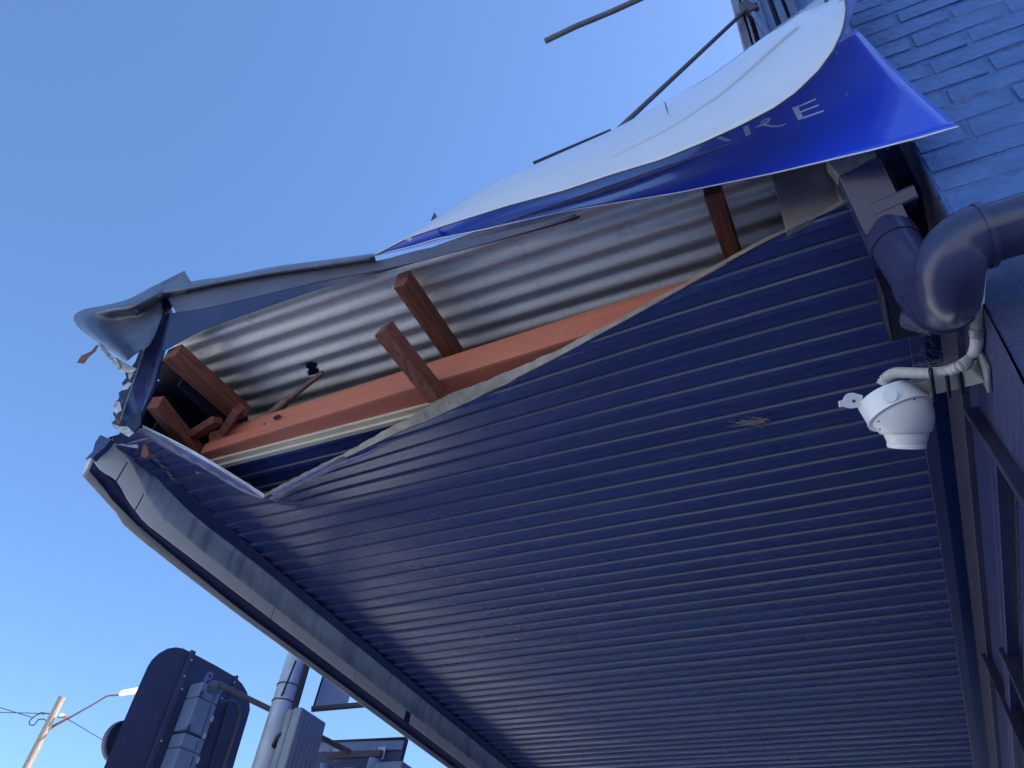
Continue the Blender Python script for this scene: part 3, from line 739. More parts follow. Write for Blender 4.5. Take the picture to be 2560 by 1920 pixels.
white = loft_obj('white_sheet', [r0, r1, r2, r3, r4], M_white, sg, across=26, n=n, thick=.003, label='white back of the curled sheet')
tube_obj('sheet_edge', [p + np.array([0, 0, -.001]) for p in r4], .0022, M_edge, sg, 6)
# outer printed face of the curl showing past its right end
slab_px('curl_outer_face', [(2108, 86, 1.0), (2116, 45, .99), (2117, 20, .985), (2113, -25, .98), (2180, -60, 1.03), (2141, 0, 1.02), (2129, 40, 1.01)], .003, paint('lavender_glare_blue', (0.10, 0.12, 0.45), .15, .05, 8, coat=.6), sg)
# rivet tears
for u, v, r in [(2066, 3, .006)]:
    disc('rivet', on_x(u, v, .955), (-1, 0, 0), r, M_edge, sg)
for pts in ([(1664, 258), (1668, 270), (1671, 288), (1666, 275), (1660, 252)], [(1086, 530), (1092, 540), (1076, 553)]):
    slab_px('torn_tab', [(u, v, 1.0 if pts[0][0] > 1500 else 1.15) for u, v in pts], .002, M_edge, sg)
for u, v in ((1022, 598),):
    slab_px('torn_tab', [(u - 9, v + 1, .95 if u > 1300 else 1.1), (u - 2, v - 6, .95 if u > 1300 else 1.1), (u + 10, v - 2, .95 if u > 1300 else 1.1), (u + 4, v + 5, .95 if u > 1300 else 1.1)], .0015, M_foil, sg)
# letters on the blue sheet, each laid on its surface
dg = bpy.context.evaluated_depsgraph_get()
bm_ = bmesh.new(); bm_.from_mesh(blue.data); bvh = BVHTree.FromBMesh(bm_)
def on_blue(u, v):
    r = Vector(ray(u, v)).normalized(); og = Vector(CAMP - ORG[sg])
    hit = bvh.ray_cast(og, r)
    p = np.array(hit[0]) + ORG[sg] if hit[0] else on_x(u, v, 1.13)
    return p - np.array(r) * .0028
def letter(polys, label):
    V, F = [], []
    for poly in polys:
        k = len(V); pts = [on_blue(u, v) for u, v in poly]; V += pts
        F.append(tuple(range(k, k + len(pts))))
    o = mesh_obj('letter', V, F, M_letter, sg, label=label)
    bm = bmesh.new(); bm.from_mesh(o.data); bmesh.ops.triangulate(bm, faces=bm.faces); bm.to_mesh(o.data); bm.free()
    solid(o, .0012, 0)
c2 = lambda pts: [(1760 + x * .36166, y * .36166) for x, y in pts]
letter([c2([(609, 746), (648, 735), (690, 818), (652, 832)]), c2([(640, 738), (772, 681), (776, 690), (648, 745)]), c2([(664, 771), (792, 722), (796, 731), (668, 781)]), c2([(684, 810), (826, 762), (831, 771), (688, 821)])], 'letter E')
letter([c2([(268, 882), (306, 866), (325, 926), (290, 945)]), c2([(385, 850), (420, 823), (455, 815), (452, 822), (424, 831), (395, 852)]),
        c2([(455, 815), (460, 830), (440, 852), (400, 872), (345, 884), (398, 858), (430, 840), (446, 824)]),
        c2([(400, 858), (440, 862), (480, 870), (520, 868), (577, 855), (550, 868), (510, 878), (470, 879), (430, 873), (398, 869)])], 'letter R')
for u, v, r in ((1994, 348, .006), (2117, 237, .004), (2092, 133, .004), (1996, 344, .003)):
    disc('rivet_tear', on_blue(u, v), (-1, 0, 0), r, M_edge if r != .004 else M_foil, sg, 7, squash=.5, thick=.0015)
letter([c2([(60, 950), (95, 935), (195, 972), (150, 979)])], 'letter A partly hidden by the curl')

# ------------------------------------------------------------------ rods above the awning
hr0 = on_x(1868, 22, PX - .02); hr1 = on_z(1330, 525, ZR + .06)
for _ in range(40):
    if proj(hr1)[0] > 1425: break
    hr1 = hr1 + (hr0 - hr1) * .02
hr = thing('awning_stay_rod', 'dark grey stay rod running from the wall pilaster down behind the sign', 'rod', tuple(hr0))
tube_obj('rod', [hr0, hr1], .0105, M_rustrod, hr, 12)
beam_obj('rod_end_plate', on_x(1846, 42, PX - .03), on_x(1884, 8, PX - .03), (1, 0, 0), (0, 0, 1), .012, .05, M_rustrod, hr, .002)
beam_obj('wall_anchor', on_x(1858, 14, PX - .02), on_x(1888, 32, PX - .02), (1, 0, 0), (0, 0, 1), .05, .05, M_edge, hr, .002)
o = tube_obj('broken_stay_rod', [on_d(1363, 103, 2.6), on_d(1440, 66, 2.6), on_d(1530, 29, 2.6), on_d(1900, -140, 2.7)], .0098, M_rustrod, None, 12)
tag(o, 'broken rusty stay rod with a cut end hanging free against the sky', 'rod')

# ------------------------------------------------------------------ rainwater pipe
dp = thing('downpipe', 'navy painted plastic downpipe with a double elbow at the building corner', 'pipe', tuple(on_x(2300, 700, 1.25)))
cl = [on_x(2212, 572, 1.30), on_x(2254, 636, 1.305), on_x(2296, 700, 1.31), on_x(2324, 740, 1.295), on_x(2348, 758, 1.24), on_x(2366, 750, 1.17),
      on_x(2370, 722, 1.11), on_x(2372, 688, 1.07), on_x(2378, 655, 1.045), on_x(2396, 623, 1.035), on_x(2428, 600, 1.03), on_x(2475, 584, 1.03), on_x(2535, 564, 1.03)]
C = catmull(cl, 70)
def rad_for(p, px): return px / 2 * ((M.T @ (np.array(p) - CAMP))[2]) / FPX
rr = .056
tube_obj('pipe', C[:22], [rr * .98] * 22, M_pipe, dp, 28)
tube_obj('elbow', C[20:42], [rr + .004] * 22, M_pipe, dp, 28)
tube_obj('elbow', C[42:66], [rr + .002] * 24, M_pipe, dp, 28)
tube_obj('socket_rim', C[40:43], [rr + .0065] * 3, M_pipe, dp, 28)
tube_obj('socket_rim', C[64:66], [rr + .0045] * 2, M_pipe, dp, 28)
tube_obj('pipe', [C[64], on_x(2560, 557, 1.03), on_x(2760, 500, 1.03), on_x(4200, 110, 1.03)], [rr * .94] * 4, M_pipe, dp, 28)
tube_obj('socket', C[3:8], rr + .003, M_pipe, dp, 28)
# rectangular outlet box above it
ux = np.array([1., 0, 0])
a, b2 = on_x(2108, 395, 1.30), on_x(2225, 585, 1.36)
q0, q1 = on_x(2146, 432, 1.20), on_x(2216, 580, 1.30)
beam_obj('outlet_box', q0, q1, (0, 1, 0), (1, 0, 0), .100, .09, M_pipe, dp, .004)
s0 = on_x(2108, 385, 1.165)
beam_obj('outlet_spout', s0, q0 + (q0 - s0) * .02, (0, 1, 0), (1, 0, 0), .094, .08, M_concrete, dp, .003)
k0 = q0 + (q1 - q0) * .55; k1 = q0 + (q1 - q0) * .78
beam_obj('outlet_collar', k0 + np.array([-.004, -.035, 0]), k1 + np.array([-.004, -.035, 0]), (0, 1, 0), (1, 0, 0), .108, .085, M_pipe, dp, .006)
# blocks in the dark slot by the wall
o = box_obj('timber_block', tuple(on_x(2235, 420, 1.36) + np.array([0, -.05, -.05])), tuple(on_x(2235, 395, 1.36) + np.array([.1, .02, .05])), M_dusty, None, .004)
tag(o, 'dusty timber block wedged in the dark slot beside the brick corner', 'timber')

o = box_obj('slot_backing', (1.44, -.345, 3.365), (1.46, .0, 4.05), M_navydark, bld, 0)  # dark panel added behind the slot to block the sky showing through
# vent box
vx = 1.50
v0 = on_x(2210, 742, vx)
hgt = extent(v0, (0, 0, 1), v=664); lenx = extent(v0, (1, 0, 0), v=855)
vb = thing('vent_box', 'dark navy box with a perforated side under the soffit by the pipe', 'vent', tuple(v0))
box_obj('vent_body', (vx, v0[1] - .22, v0[2]), (vx + lenx, v0[1] - .003, v0[2] + hgt), M_navydark, vb, .003)
box_obj('vent_grille', (vx - .002, v0[1] - .003, v0[2] - .002), (vx + lenx, v0[1] + .002, v0[2] + hgt), M_dusty, vb, .001)
for c in (.28, .62):
    for k in range(22):
        t = .12 + .8 * k / 21
        p = np.array([vx + lenx * t, v0[1] + .0022, v0[2] + hgt * (.15 + c * .9) * (1 - .0 * t)])
        if p[2] > v0[2] + hgt - .004: continue
        disc('vent_hole', p, (0, 1, 0), .0022, M_tie, vb, 6, thick=.0004)
e0 = on_x(2276, 792, 1.52); e1 = on_x(2345, 812, 1.50)
o = tube_obj('overflow_pipe', [e0, e0 + (e1 - e0) * .3, e1], [.034, .034, .03], M_pipe, None, 20)
tag(o, 'short capped brown pipe stub poking out beneath the downpipe elbow', 'pipe')

# ------------------------------------------------------------------ security camera and its bracket
bx_ = 1.50
plate = on_y(2462, 925, Yb + .024)
br = thing('camera_bracket', 'galvanised steel arm bracket bolted to the wall holding the camera', 'bracket', tuple(plate))
arm0 = np.array([plate[0], Yb + .03, plate[2]]); arm1 = on_x(2285, 971, plate[0] + .11)
beam_obj('bracket_arm', arm0, arm1, (1, 0, 0), (0, 0, 1), .042, .03, M_galv, br, .003)
box_obj('wall_plate', (plate[0] - .045, Yb + .021, plate[2] - .035), (plate[0] + .035, Yb + .030, plate[2] + .03), M_galv, br, .003)
# corrugated conduit
cd_px = [(2203, 962, 1.45), (2214, 945, 1.44), (2238, 932, 1.425), (2276, 932, 1.41), (2325, 933, 1.39), (2367, 927, 1.375), (2401, 915, 1.36)]
cdp = [on_x(u, v, x) for u, v, x in cd_px] + [on_y(2430, 893, Yb + .035), on_y(2441, 862, Yb + .034), on_y(2442, 835, Yb + .034), on_y(2441, 790, Yb + .03), on_y(2444, 730, Yb + .028), on_y(2449, 660, Yb + .028)]
CC = catmull(cdp, 420)
cn = [(.0125, .0125, .0117, .0096, .0096)[i % 5] for i in range(len(CC))]
cd = thing('conduit', 'cream corrugated plastic conduit strapped along the camera bracket', 'conduit', tuple(cdp[0]))
tube_obj('conduit_tube', CC, cn, M_conduit, cd, 14)
kk = min(range(len(CC)), key=lambda i: abs(proj(CC[i])[1] - 828) + abs(proj(CC[i])[0] - 2442))
tube_obj('coupling', CC[kk - 6:kk + 7], .0145, M_galv, cd, 18)
for (ua, va), (ub, vb_) in [((2326, 924), (2331, 960)), ((2363, 920), (2369, 953)), ((2395, 910), (2401, 944))]:
    p0 = on_x(ua, va, 1.37); p1 = on_x(ub, vb_, 1.395)
    w0 = p0 + np.array([.03, 0, .004])
    tube_obj('cable_tie', catmull([w0, p0, (p0 + p1) / 2 + np.array([-.012, 0, 0]), p1, p1 + np.array([.05, 0, 0])], 16), .0046, M_tie, cd, 8)
# camera body: rings along a bending axis
kq = .24412
cam_c = on_x(2240, 1010, 1.50)
dcam = (M.T @ (cam_c - CAMP))[2]
sca = dcam / FPX
a1 = np.array([.22, .80, -.55]); a1 /= np.linalg.norm(a1)
a2 = np.array([.02, 1.0, .03]); a2 /= np.linalg.norm(a2)
def ring(cx, cy, r, bl, dz=0, seg=48):
    ax = a1 * (1 - bl) + a2 * bl; ax /= np.linalg.norm(ax)
    e1 = np.cross(ax, [0, 0, 1.]); e1 /= np.linalg.norm(e1); e2 = np.cross(ax, e1)
    c = np.array([(2020 + cx * kq - 1280) * sca, (820 + cy * kq - 960) * sca, dcam + dz])
    rr_ = r * kq * sca
    return [CAMP + M @ (c + (e1 * math.cos(t) + e2 * math.sin(t)) * rr_) for t in np.linspace(0, 2 * math.pi, seg, endpoint=False)]
def ring_obj(name, rings, mat, parent):
    V = [p for r in rings for p in r]; s = len(rings[0]); n = len(rings)
    F = [(i * s + k, i * s + (k + 1) % s, (i + 1) * s + (k + 1) % s, (i + 1) * s + k) for i in range(n - 1) for k in range(s)]
    F += [tuple(range(s))[::-1], tuple((n - 1) * s + k for k in range(s))]
    o = mesh_obj(name, V, F, mat, parent); fix_normals(o); autosmooth(o, 38); return o
cc = thing('security_camera', 'white turret security camera hanging under the awning by the wall', 'camera', tuple(cam_c))
ring_obj('mounting_box', [ring(838, 700, 262, 0, .02), ring(842, 710, 296, 0, .018), ring(905, 862, 318, 0, -.012), ring(909, 866, 318, 0, -.013)], M_cctv, cc)
ring_obj('flange', [ring(908, 866, 330, .02, -.013), ring(914, 880, 331, .02, -.015), ring(918, 884, 318, .02, -.016)], M_cctv, cc)
ring_obj('housing', [ring(920, 880, 296, .05, -.015), ring(930, 893, 296, .1, -.016), ring(950, 930, 291, .3, -.014), ring(972, 985, 276, .5, -.01), ring(990, 1040, 255, .7, -.005), ring(998, 1072, 240, .8, -.002), ring(999, 1078, 226, .85, 0)], M_cctv, cc)
ring_obj('lens_housing', [ring(1002, 1060, 214, .85), ring(1004, 1090, 212, .92), ring(1008, 1130, 200, 1), ring(1009, 1172, 184, 1), ring(1010, 1182, 178, 1)], M_cctv, cc)
ring_obj('lens_rim', [ring(1010, 1180, 185, 1), ring(1010, 1190, 187, 1), ring(1010, 1220, 183, 1), ring(1010, 1224, 178, 1), ring(1010, 1222, 160, 1), ring(1010, 1200, 150, 1)], M_cctv, cc)
# knock-out caps and mounting ear
def cam_pt(x, y, dz): return CAMP + M @ np.array([(2020 + x * kq - 1280) * sca, (820 + y * kq - 960) * sca, dcam + dz])
disc('knockout_cap', cam_pt(706, 690, -.062), M @ np.array([-.45, -.25, -.85]), 66 * kq * sca, M_cctv, cc, 24, thick=.003)
disc('knockout_cap', cam_pt(1165, 680, -.045), M @ np.array([.72, -.1, -.68]), 62 * kq * sca, M_cctv, cc, 24, thick=.003)
for x, y, dz in [(888, 722, -.085), (1214, 797, -.05), (617, 945, -.05), (672, 1027, -.03)]:
    disc('screw', cam_pt(x, y, dz), M @ np.array([0, .4, -.9]), 9 * kq * sca, M_edge, cc, 10, thick=.001)
ear = [(340, 752), (385, 738), (410, 690), (440, 668), (485, 664), (530, 676), (580, 690), (580, 790), (540, 812), (470, 826), (410, 815), (385, 806), (348, 812)]
P = [cam_pt(x, y, .01) for x, y in ear]; P2 = [cam_pt(x, y, .016) for x, y in ear]; n = len(P)
o = mesh_obj('mounting_ear', P + P2, [tuple(range(n)), tuple(range(2 * n - 1, n - 1, -1))] + [(k, n + k, n + (k + 1) % n, (k + 1) % n) for k in range(n)], M_cctv, cc); fix_normals(o)
disc('ear_hole', cam_pt(487, 750, .009), M @ np.array([0, 0, -1.]), 17 * kq * sca, M_edge, cc, 12, thick=.001)
# cobwebs
V, F = [], []
rw = random.Random(5)
def strand(p0, p1, r=.0004, sag=.01):
    mid = (p0 + p1) / 2 + np.array([rw.uniform(-sag, sag), rw.uniform(-sag, sag), -sag * rw.random()])
    v, f = tube_geo(catmull([p0, mid, p1], 6), r, 4, False); k = len(V)
    V.extend(v); F.extend([tuple(i + k for i in q) for q in f])
for k in range(70):
    u, v = rw.uniform(2300, 2400), rw.uniform(800, 920)
    p0 = on_x(u, v, rw.uniform(1.43, 1.5)); p1 = on_x(u + rw.uniform(-45, 45), v + rw.uniform(-30, 30), rw.uniform(1.43, 1.5))
    strand(p0, p1, .0002)
for k in range(60):
    t = rw.randint(60, 330); p0 = CC[t] + np.array([rw.uniform(-.02, .0), 0, rw.uniform(.0, .02)]); p1 = CC[min(419, t + rw.randint(15, 60))] + np.array([rw.uniform(-.02, 0), 0, rw.uniform(0, .02)])
    strand(p0, p1, .00022, .006)
o = mesh_obj('cobweb', V, F, M_web); o['kind'] = 'stuff'
V, F = [], []
for k in range(45):
    p0 = on_z(1890 + rw.gauss(0, 18), 1055 + rw.gauss(0, 6), H - .014); p1 = on_z(1890 + rw.gauss(0, 35), 1055 + rw.gauss(0, 9), H - .003)
    strand(p0, p1, .0005, .004)
o = mesh_obj('cobweb', V, F, paint('pale_cobweb', (0.5, 0.48, 0.45), .9, .2, 10)); o['kind'] = 'stuff'

# ------------------------------------------------------------------ traffic signal pole and what hangs on it
PD = 4.7
pb = on_d(722, 1720, PD); pr_ = rad_for(pb, 58)
tp = thing('signal_pole', 'galvanised steel traffic signal pole with cables strapped to it', 'pole', (pb[0], pb[1], 0))
tube_obj('pole_shaft', [(pb[0], pb[1], -.1), (pb[0], pb[1], 2.5), (pb[0], pb[1], 4.2)], pr_, M_steel, tp, 32)
side = M @ np.array([1., 0, 0])
for off, r in ((1.02, .012), (1.22, .010), (1.1, .008)):
    q = pb + side * pr_ * off + np.array([-.03, -.02, 0])
    tube_obj('cable', [(q[0], q[1], 2.0), (q[0] + .004, q[1], 3.0), (q[0], q[1], 3.6), (q[0] + .004, q[1], 4.15)], r, M_cable, tp, 8)
for v in (1716, 1772):
    q = on_d(715, v, PD)
    tube_obj('strap', [np.array([pb[0] + math.cos(t) * (pr_ + .003), pb[1] + math.sin(t) * (pr_ + .003), q[2]]) for t in np.linspace(0, 2 * math.pi, 25)], .004, M_brownarm, tp, 6)
q = on_d(700, 1768, PD - .08)
tube_obj('cable', catmull([on_d(740, 1652, PD - .1), on_d(709, 1728, PD - .1), on_d(697, 1755, PD - .1), on_d(700, 1768, PD - .1), on_d(730, 1776, PD - .1)], 24), .006, M_cable, tp, 8)
for (u0, v0_), (u1, v1_), r in [((690, 1800), (636, 1925), .016), ((702, 1830), (660, 1930), .014)]:
    tube_obj('lower_conduit', [on_d(u0, v0_, PD + .02), on_d(u1, v1_, PD + .02)], r, M_cable, tp, 10)
beam_obj('pole_clamp', on_d(687, 1806, PD), on_d(678, 1840, PD), side, M @ np.array([0, 0, 1.]), .045, .05, M_brownarm, tp, .004)
# control box
bc = on_d(756, 1766, 4.46)
lx = extent(bc, (1, 0, 0), u=817); ly = extent(bc, (0, 1, 0), u=716); lz = .62
cb = thing('control_box', 'ribbed grey control box strapped to the signal pole', 'box', tuple(bc))
box_obj('box_body', (bc[0], bc[1], bc[2] - lz), (bc[0] + lx, bc[1] + ly * .55, bc[2]), M_box, cb, .012)
box_obj('box_lid', (bc[0] + .004, bc[1] + ly * .57, bc[2] - lz + .004), (bc[0] + lx - .004, bc[1] + ly, bc[2] - .004), M_box, cb, .014)
for k in range(6):
    xx = bc[0] + lx * (k + .7) / 6.5
    box_obj('box_rib', (xx, bc[1] - .004, bc[2] - lz + .03), (xx + .008, bc[1] + .002, bc[2] - .03), M_box, cb, .001)
g0 = np.array([bc[0] - .006, bc[1] + ly * .5, on_d(712, 1836, 4.46)[2]])
g0 = on_d(712, 1836, 4.44)
tube_obj('cable_gland', catmull([g0, on_d(700, 1838, 4.40), on_d(691, 1850, 4.40), on_d(684, 1870, 4.42), on_d(680, 1925, 4.46)], 24), [.013] * 10 + [.02] * 6 + [.012] * 8, M_cable, cb, 10)
disc('box_lock', on_d(698, 1882, 4.44), (-1, .2, 0), .02, M_steel, cb, 14, thick=.006)
disc('box_lock', on_d(725, 1808, 4.44), (-1, .2, 0), .012, M_box, cb, 14, thick=.006)
# mounting arm to the left lantern
def arm(name, p0, p1, r, mat, parent): return tube_obj(name, [p0, p1], r, mat, parent, 12)
# left lantern: back of a rounded target board parallel to the shop front
lc = on_d(430, 1800, 4.75)
lt = thing('traffic_light', 'traffic light seen from behind with a large rounded black target board', 'traffic light', tuple(lc))
ax1 = np.array([1, -.12, 0]); ax1 /= np.linalg.norm(ax1)
tl = on_d(440, 1618, 4.75)                         # top edge passes here
def on_board(u, v):                                 # board plane through tl spanned by ax1 and z
    nrm = np.cross(ax1, [0, 0, 1.]); r = ray(u, v); t = ((tl - CAMP) @ nrm) / (r @ nrm); return CAMP + r * t
pts2 = [(258, 1925), (300, 1826), (340, 1733), (369, 1668), (380, 1650), (398, 1633), (420, 1621), (440, 1618), (458, 1621), (478, 1631), (540, 1664), (588, 1692), (606, 1710), (618, 1731), (624, 1758), (625, 1775), (618, 1800), (596, 1873), (581, 1925), (560, 2000), (230, 1990)]
P = [on_board(u, v) for u, v in pts2]; nb = np.cross(ax1, [0, 0, 1.]); n = len(P)
bmf = [tuple(range(n)), tuple(range(2 * n - 1, n - 1, -1))] + [(k, n + k, n + (k + 1) % n, (k + 1) % n) for k in range(n)]
sgn = 1 if nb[1] > 0 else -1
o = mesh_obj('target_board', P + [p + nb * sgn * .004 for p in P], bmf, M_black, lt); fix_normals(o)
def board_bar(name, a, b, w, h, mat, lift):
    pa_, pb_ = on_board(*a), on_board(*b); return beam_obj(name, pa_ - nb * sgn * lift, pb_ - nb * sgn * lift, ax1, nb, w, h, mat, lt, .003)
board_bar('board_rail', (480, 1628), (365, 1925), .035, .02, M_black, .012)
board_bar('board_rail', (590, 1690), (520, 1925), .02, .016, M_black, .010)
# lantern bodies stacked: back housings
za = on_board(500, 1722)[2]
def lan(u0, v0_, u1, v1_, w, lift, mat): return board_bar('lantern_housing', (u0, v0_), (u1, v1_), w, lift * 2, mat, lift)
a, b2 = on_board(497, 1722), on_board(424, 1925)
wv = .115
for (t0, t1) in ((0, .19), (.195, .60), (.63, .80), (.805, 1.3)):
    q0 = a + (b2 - a) * t0; q1 = a + (b2 - a) * t1
    q0 = np.array([q0[0] * 1.0, q0[1], q0[2]])
    beam_obj('lantern_housing', q0 - nb * sgn * .07, q1 - nb * sgn * .07, ax1, nb, .15, .12, M_lantern, lt, .008)
for t0, t1, off in ((.02, .17, .035), (.22, .58, .035), (.66, .78, .03), (.84, 1.2, .035)):
    q0 = a + (b2 - a) * t0 + ax1 * off - nb * sgn * .131; q1 = a + (b2 - a) * t1 + ax1 * off - nb * sgn * .131
    beam_obj('housing_seam', q0, q1, ax1, nb, .004, .004, M_black, lt, 0)
for t, off in ((.19, -.06), (.4, .07), (.61, -.065), (.62, .06), (.9, .07)):
    q0 = a + (b2 - a) * t + ax1 * off - nb * sgn * .128
    beam_obj('latch', q0, q0 + np.array([0, 0, .035]), ax1, nb, .018, .016, M_steel if off > 0 else M_black, lt, .002)
tube_obj('lantern_cable', catmull([on_board(538, 1760) - nb * sgn * .05, on_board(560, 1757) - nb * sgn * .08, on_board(575, 1775) - nb * sgn * .08, on_board(578, 1805) - nb * sgn * .06, on_board(566, 1860) - nb * sgn * .04, on_board(545, 1930) - nb * sgn * .03], 30), .011, M_rustrod, lt, 10)
for u, v in [(472, 1651), (455, 1691), (449, 1724), (397, 1853), (522, 1783), (549, 1747), (580, 1707)]:
    p = on_board(u, v) - nb * sgn * .02
    disc('bolt', p, -nb * sgn, .007, M_steel, lt, 8, thick=.006)
p0 = on_board(542, 1700) - nb * sgn * .03
arm('mounting_arm', on_d(545, 1710, 4.62), on_d(722, 1796, 4.66), .017, M_brownarm, lt)
beam_obj('arm_knuckle', on_d(524, 1714, 4.64), on_d(552, 1722, 4.62), M @ np.array([0, 1., 0]), M @ np.array([0, 0, 1.]), .06, .06, M_black, lt, .008)
for (u, v) in ((484, 1629), (590, 1690)):
    slab('board_clip', [on_board(u - 8, v), on_board(u + 6, v - 2), on_board(u + 4, v + 4), on_board(u - 3, v + 5)], .004, M_lantern, lt)
# visor seen past the left edge
vc = on_board(330, 1850) + nb * sgn * .12
ring_pts = []
for k in range(2):
    ring_pts.append([on_board(316, 1855) + nb * sgn * (.006 + .045 * k) + (ax1 * math.cos(t) + np.array([0, 0, 1.]) * math.sin(t)) * .115 for t in np.linspace(0, 2 * math.pi, 28)])
V = ring_pts[0] + ring_pts[1]
o = mesh_obj('visor', V, grid_faces(2, 28), M_black, lt, True); solid(o, .003)
disc('lens', on_board(316, 1855) + nb * sgn * .04, nb * sgn, .114, M_black, lt, 28)
# the letter P on the sheet, on the back of the board
pl = [(505, 1711), (512, 1690), (518, 1681), (526, 1679), (532, 1684), (532, 1692), (526, 1699), (518, 1701), (514, 1703), (511, 1712)]
P = [on_board(u, v) - nb * sgn * .004 for u, v in pl]
ph = [(519, 1695), (522, 1687), (526, 1686), (528, 1690), (524, 1695)]
o = mesh_obj('painted_letter', P, [tuple(range(len(P)))], M_lantern, lt)
o = mesh_obj('letter_hole', [on_board(u, v) - nb * sgn * .005 for u, v in ph], [tuple(range(len(ph)))], M_black, lt)
# right lantern: back of a square board facing down the road
rb = on_d(1018, 1846, 4.9)
rt = thing('traffic_light', 'twin lantern traffic light on a square board half hidden behind the control box', 'traffic light', tuple(rb))
def on_rb(u, v, lift=0): p = on_x(u, v, rb[0] - lift); return p
q = [on_rb(800, 1858), on_rb(1016, 1845), on_rb(990, 1960), on_rb(760, 1990)]
hexa_obj('target_board', q + [p + np.array([.008, 0, 0]) for p in q], M_black, rt, .002)
for (a, b2) in (((800, 1856), (1017, 1846)), ((1017, 1848), (988, 1960))):
    beam_obj('board_rim', on_rb(*a, .006), on_rb(*b2, .006), (1, 0, 0), (0, 0, 1) if a[0] == 800 else (0, 1, 0), .03, .012, M_cable, rt, .002)
beam_obj('board_rail', on_rb(800, 1868, .008), on_rb(1008, 1862, .008), (1, 0, 0), (0, 0, 1), .008, .06, M_lantern, rt, .002)
for u, v in ((817, 1912), (938, 1898)):
    tube_obj('lantern_neck', [on_rb(u, v, .14), on_rb(u - 8, v + 26, .14)], .038, M_lantern, rt, 16)
    box_obj('lantern_housing', tuple(on_rb(u - 12, v + 60, .19)), tuple(on_rb(u - 12, v + 60, .19) + np.array([.17, .0, .0]) + np.array([0, .001, 0]) + np.array([0, .0, .0]) + np.array([0, -.2, .12])), M_lantern, rt, .01)
beam_obj('cross_arm', on_rb(815, 1890, .12), on_rb(955, 1884, .12), (1, 0, 0), (0, 0, 1), .03, .04, M_brownarm, rt, .003)
arm('mounting_arm', on_d(790, 1838, 4.7), on_d(875, 1880, 4.75), .018, M_brownarm, rt)
for pts in ([(829, 1883), (835, 1871), (850, 1871), (846, 1884), (841, 1884), (842, 1878), (836, 1878), (834, 1885)], [(943, 1880), (947, 1867), (966, 1866), (957, 1898), (953, 1898), (957, 1876), (951, 1876), (948, 1884)]):
    P = [on_rb(u, v, .03) for u, v in pts]; n = len(P)
    mesh_obj('hanger_plate', P + [p + np.array([.004, 0, 0]) for p in P], [tuple(range(n))[::-1], tuple(range(n, 2 * n))] + [(k, (k + 1) % n, n + (k + 1) % n, n + k) for k in range(n)], M_steel, rt)
for pts in ([(816, 1882), (823, 1874), (820, 1884)], [(932, 1876), (940, 1868), (936, 1878)], [(836, 1899), (841, 1897), (840, 1902)]):
    P = [on_rb(u, v, .03) for u, v in pts]; n = len(P)
    mesh_obj('wing_nut', P + [p + np.array([.006, 0, 0]) for p in P], [tuple(range(n))[::-1], tuple(range(n, 2 * n))] + [(k, (k + 1) % n, n + (k + 1) % n, n + k) for k in range(n)], M_steel, rt)
# plain sign plate behind the fascia on the pole
sp = on_d(870, 1740, 4.95)
st = thing('street_sign', 'grey back of a sign plate held by a brown arm behind the awning fascia', 'sign', tuple(sp))
q = [on_d(810, 1680, 4.95), on_d(905, 1640, 4.95), on_d(868, 1762, 4.95), on_d(784, 1766, 4.95)]
q[1] = on_d(890, 1690, 4.95)
fwd = M @ np.array([0, 0, 1.])
hexa_obj('sign_plate', q + [p + fwd * .006 for p in q], paint('plate_grey_blue', (0.38, 0.50, 0.70), .45, .06, 6), st, .001)
tube_obj('plate_edge', [on_d(808, 1690, 4.93), on_d(784, 1766, 4.93)], .006, M_cable, st, 8)
tube_obj('sign_arm', [on_d(778, 1773, 4.78), on_d(905, 1762, 4.85), on_d(960, 1757, 4.85)], .018, M_brownarm, st, 14)

# ------------------------------------------------------------------ timber street light pole, far across the road
LD = 27.0
pole_t, pole_b = on_d(155, 1744, LD), None
lp = thing('street_light_pole', 'sunlit weathered timber power pole with a curved street light arm', 'pole', (pole_t[0], pole_t[1], 0))
rp = rad_for(pole_t, 17)
tube_obj('pole_shaft', [(pole_t[0], pole_t[1], -.1), (pole_t[0], pole_t[1], 5.), (pole_t[0], pole_t[1], pole_t[2])], [rp * 1.35, rp * 1.15, rp], M_pole, lp, 20)
armp = [on_d(122, 1822, LD - .3), on_d(140, 1812, LD - .3), on_d(182, 1790, LD - .3), on_d(235, 1760, LD - .3), on_d(266, 1741, LD - .3), on_d(275, 1739, LD - .3), on_d(297, 1738, LD - .3)]
tube_obj('light_arm', armp, [.06, .05, .035, .03, .03, .03, .03], M_brownarm, lp, 10)
a, b2 = on_d(296, 1737, LD - .3), on_d(341, 1730, LD - .3)
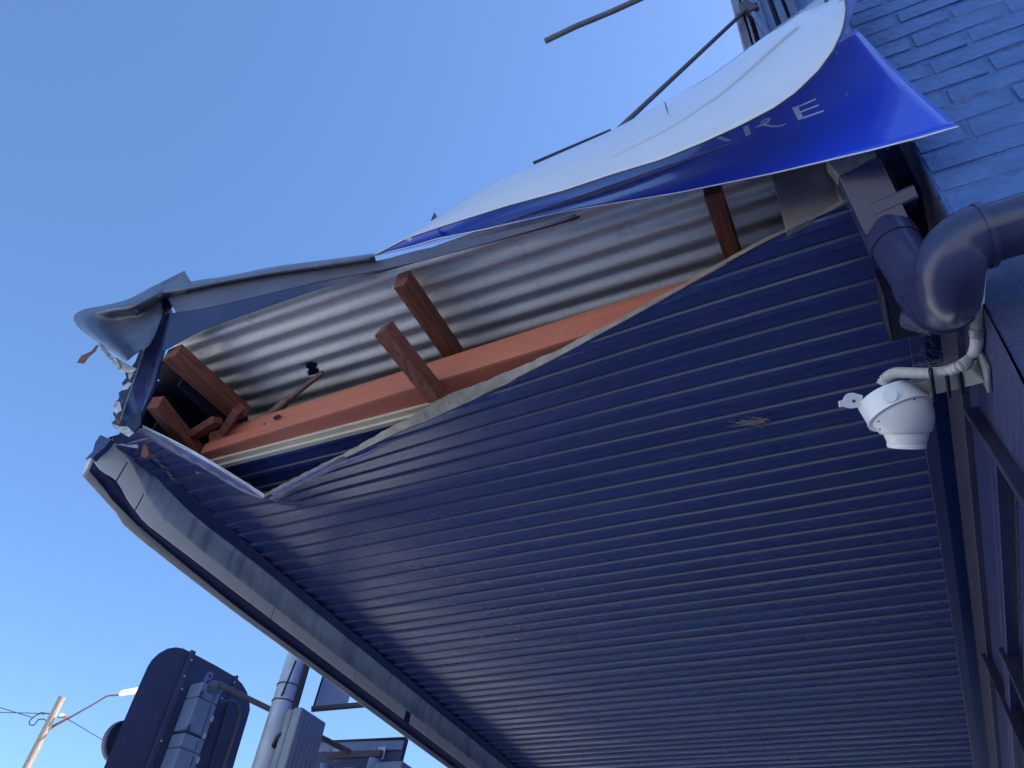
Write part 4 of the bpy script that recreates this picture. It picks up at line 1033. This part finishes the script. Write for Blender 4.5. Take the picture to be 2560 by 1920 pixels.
perp = M @ np.array([.15, 1., 0])
hexa_obj('luminaire', [a - perp * .07, a + perp * .06, a + perp * .06 + fwd * .25, a - perp * .07 + fwd * .25, b2 - perp * .08, b2 + perp * .07, b2 + perp * .07 + fwd * .3, b2 - perp * .08 + fwd * .3], M_lamp, lp, .02)
tube_obj('photocell', [on_d(328, 1731, LD - .35), on_d(329, 1724, LD - .35)], .06, M_lens, lp, 10)
tube_obj('photocell', [on_d(339, 1731, LD - .35), on_d(341, 1727, LD - .35)], .05, M_lens, lp, 10)
tube_obj('insulator', [on_d(150, 1786, LD - .4), on_d(160, 1788, LD - .4)], .045, M_lens, lp, 8)
tube_obj('insulator', [on_d(158, 1790, LD - .4), on_d(166, 1794, LD - .4)], .045, paint('red_insulator', (.35, .12, .1), .4), lp, 8)
tube_obj('insulator', [on_d(101, 1783, LD - .4), on_d(111, 1784, LD - .4)], .04, M_brownarm, lp, 8)
tube_obj('cable_loop', catmull([on_d(122, 1785, LD - .4), on_d(105, 1783, LD - .4), on_d(88, 1790, LD - .4), on_d(74, 1803, LD - .4), on_d(75, 1812, LD - .4), on_d(86, 1812, LD - .4), on_d(95, 1800, LD - .4), on_d(108, 1798, LD - .4), on_d(118, 1803, LD - .4)], 40), .02, M_cable, lp, 6)
tube_obj('pole_bracket', [on_d(107, 1843, LD - .4), on_d(118, 1824, LD - .4), on_d(129, 1800, LD - .2)], .05, M_brownarm, lp, 8)
wires = [([(-900, 1480, 40), (0, 1769, LD - .4), (82, 1794, LD - .4)], 'power line sloping in from the upper left to the timber pole'),
         ([(-900, 1775, 40), (0, 1781, LD - .4), (125, 1784, LD - .4)], 'level power line meeting the timber pole from the left'),
         ([(143, 1793, LD - .4), (166, 1796, LD - .4), (272, 1859, LD - .6), (900, 2240, 30)], 'thin service wire running down right from the timber pole')]
for pts, lab in wires:
    o = tube_obj('power_line', [on_d(u, v, d) for u, v, d in pts], .014, M_cable, None, 6)
    tag(o, lab, 'cable', 'overhead wires at the timber pole')
